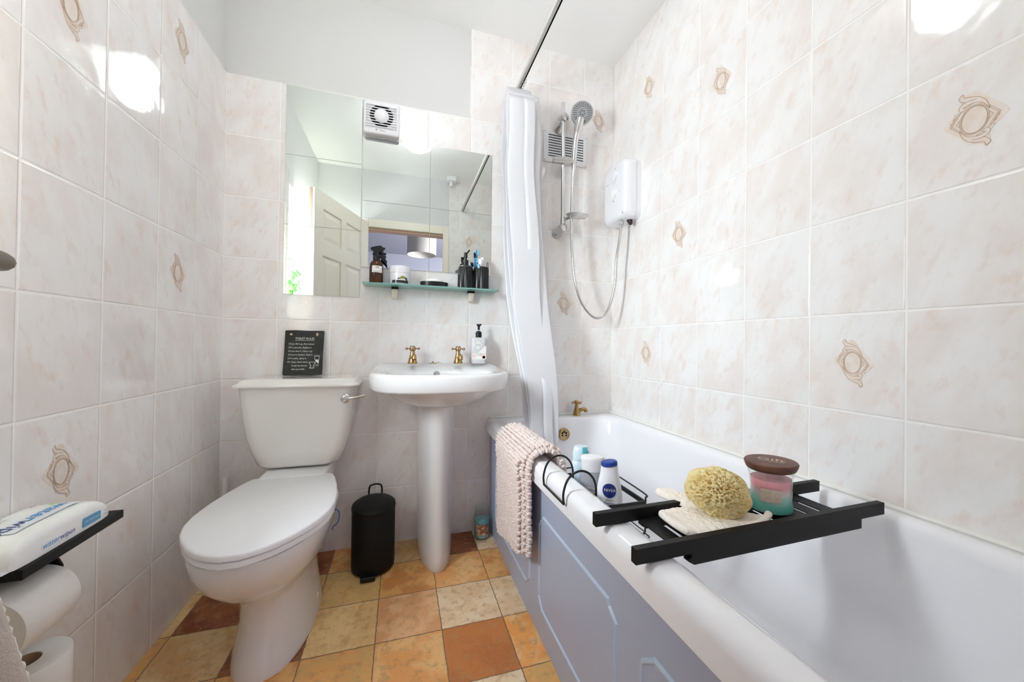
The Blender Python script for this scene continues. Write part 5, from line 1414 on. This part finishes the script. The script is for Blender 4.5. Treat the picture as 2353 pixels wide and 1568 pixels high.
# ------------------------------------------------------------------ towel on the door handle
tw = thing('hand_towel', (.19, -1.11, .3), 'beige towel with white stitched edge hanging at the bottom left by the door', 'towel')
def tpath(z):
    K = [(2.0, .146, -1.096), (.66, .146, -1.096), (.585, .157, -1.073), (.43, .183, -1.056), (.20, .213, -1.042)]
    for (z0, x0_, y0_), (z1, x1_, y1_) in zip(K[:-1], K[1:]):
        if z >= z1: f_ = (z0 - z) / (z0 - z1); return Vector((x0_ + (x1_ - x0_) * f_, y0_ + (y1_ - y0_) * f_, 0))
    return Vector((K[-1][1], K[-1][2], 0))


bm = new(); NU, NV = 26, 60; G = []
for j in range(NV + 1):
    t = j / NV; z = 1.052 - .80 * t; row = []
    for i in range(NU + 1):
        s = i / NU
        e = tpath(z)
        q = e - u * (.20 * s) + n * (.020 * math.sin(s * 11 + 2 * t) * (.4 + t) * min(1, s * 6) + .012)
        if t < .04: q = q - n * (.02 * (1 - t / .04))
        row.append(bm.verts.new((q.x, q.y, z)))
    G.append(row)
for a, c in zip(G[:-1], G[1:]):
    for i in range(NU): bm.faces.new((a[i], a[i + 1], c[i + 1], c[i]))
to = obj('cloth', bm, M['terry'], tw, angle=180); md = to.modifiers.new('thick', 'SOLIDIFY'); md.thickness = .007; md.offset = 0
bm = new()
def tedge(t):
    z = 1.052 - .80 * t; q = tpath(z) + n * .012; return Vector((q.x, q.y, z))
P_ = [tedge(.04 + .96 * k / 160) for k in range(161)]
P_ = [p + u * .002 + Vector((.0012 * math.sin(k * 2.1), .0012 * math.cos(k * 1.7), 0)) for k, p in enumerate(P_)]; tube(bm, P_, .004, 8, radii=[.0062 + .0014 * ((k * 7) % 3 - 1) for k in range(161)]); obj('stitched_edge', bm, M['terry_edge'], tw)

# ------------------------------------------------------------------ ceiling pull switch and sill plant, both seen in the mirror
ps = thing('pull_switch', (1.11, -1.63, CE), 'white ceiling pull switch reflected in the mirror above the doorway', 'switch')
bm = new(); rbox(bm, 1.068, 1.152, -1.672, -1.588, CE - .042, CE - .001, .006, .003); obj('box', bm, M['white_plastic'], ps)
bm = new(); lathe(bm, [(.014, -.042), (.016, -.06), (.010, -.082)], (1.11, -1.63, CE), 18); obj('neck', bm, M['white_plastic'], ps)
pl = thing('potted_plant', (-.085, -1.28, WZ0 + .02), 'green leafy plant on the windowsill, seen in the left mirror column', 'plant')
pz = WZ0 + .02
bm = new(); lathe(bm, [(.035, 0), (.048, .08), (.050, .085), (.046, .085), (.044, .07), (.001, .07)], (-.085, -1.28, pz), 24); obj('pot', bm, M['pot'], pl)
bm = new(); LV = []
for k in range(7):
    a = k * 2.4; tip = Vector((-.085 + .035 * math.cos(a), -1.28 + .10 * math.sin(a) + .02, pz + .26 + .06 * (k % 4))); base = Vector((-.085, -1.28, pz + .07))
    P_ = spline([base, base.lerp(tip, .55) + Vector((0, 0, .04)), tip], 6); tube(bm, P_, .002, 6)
    for s in (.4, .52, .64, .76, .88, 1.0): LV.append((P_[min(len(P_) - 1, int(s * (len(P_) - 1)))], a + s * 7))
obj('stem', bm, M['stem'], pl)
for (p, a) in LV:
    bm = new(); d = Vector((.5 * math.cos(a), math.sin(a), random.uniform(-.5, .35))).normalized(); sd_ = d.cross(Vector((0, 0, 1))).normalized(); upv = sd_.cross(d); L = random.uniform(.055, .085); w = L * .21; rows = []
    for k in range(9):
        t = k / 8; ww = w * math.sin(PI * t ** .85) ** .8 if 0 < t < 1 else .0004; c = p + d * L * t - Vector((0, 0, .018 * t * t)); rows.append([bm.verts.new(c - sd_ * ww), bm.verts.new(c + upv * (-.15 * ww)), bm.verts.new(c + sd_ * ww)])
    for q, r_ in zip(rows[:-1], rows[1:]):
        for i in range(2): bm.faces.new((q[i], q[i + 1], r_[i + 1], r_[i]))
    obj('leaf', bm, M['leaf'], pl, angle=180)
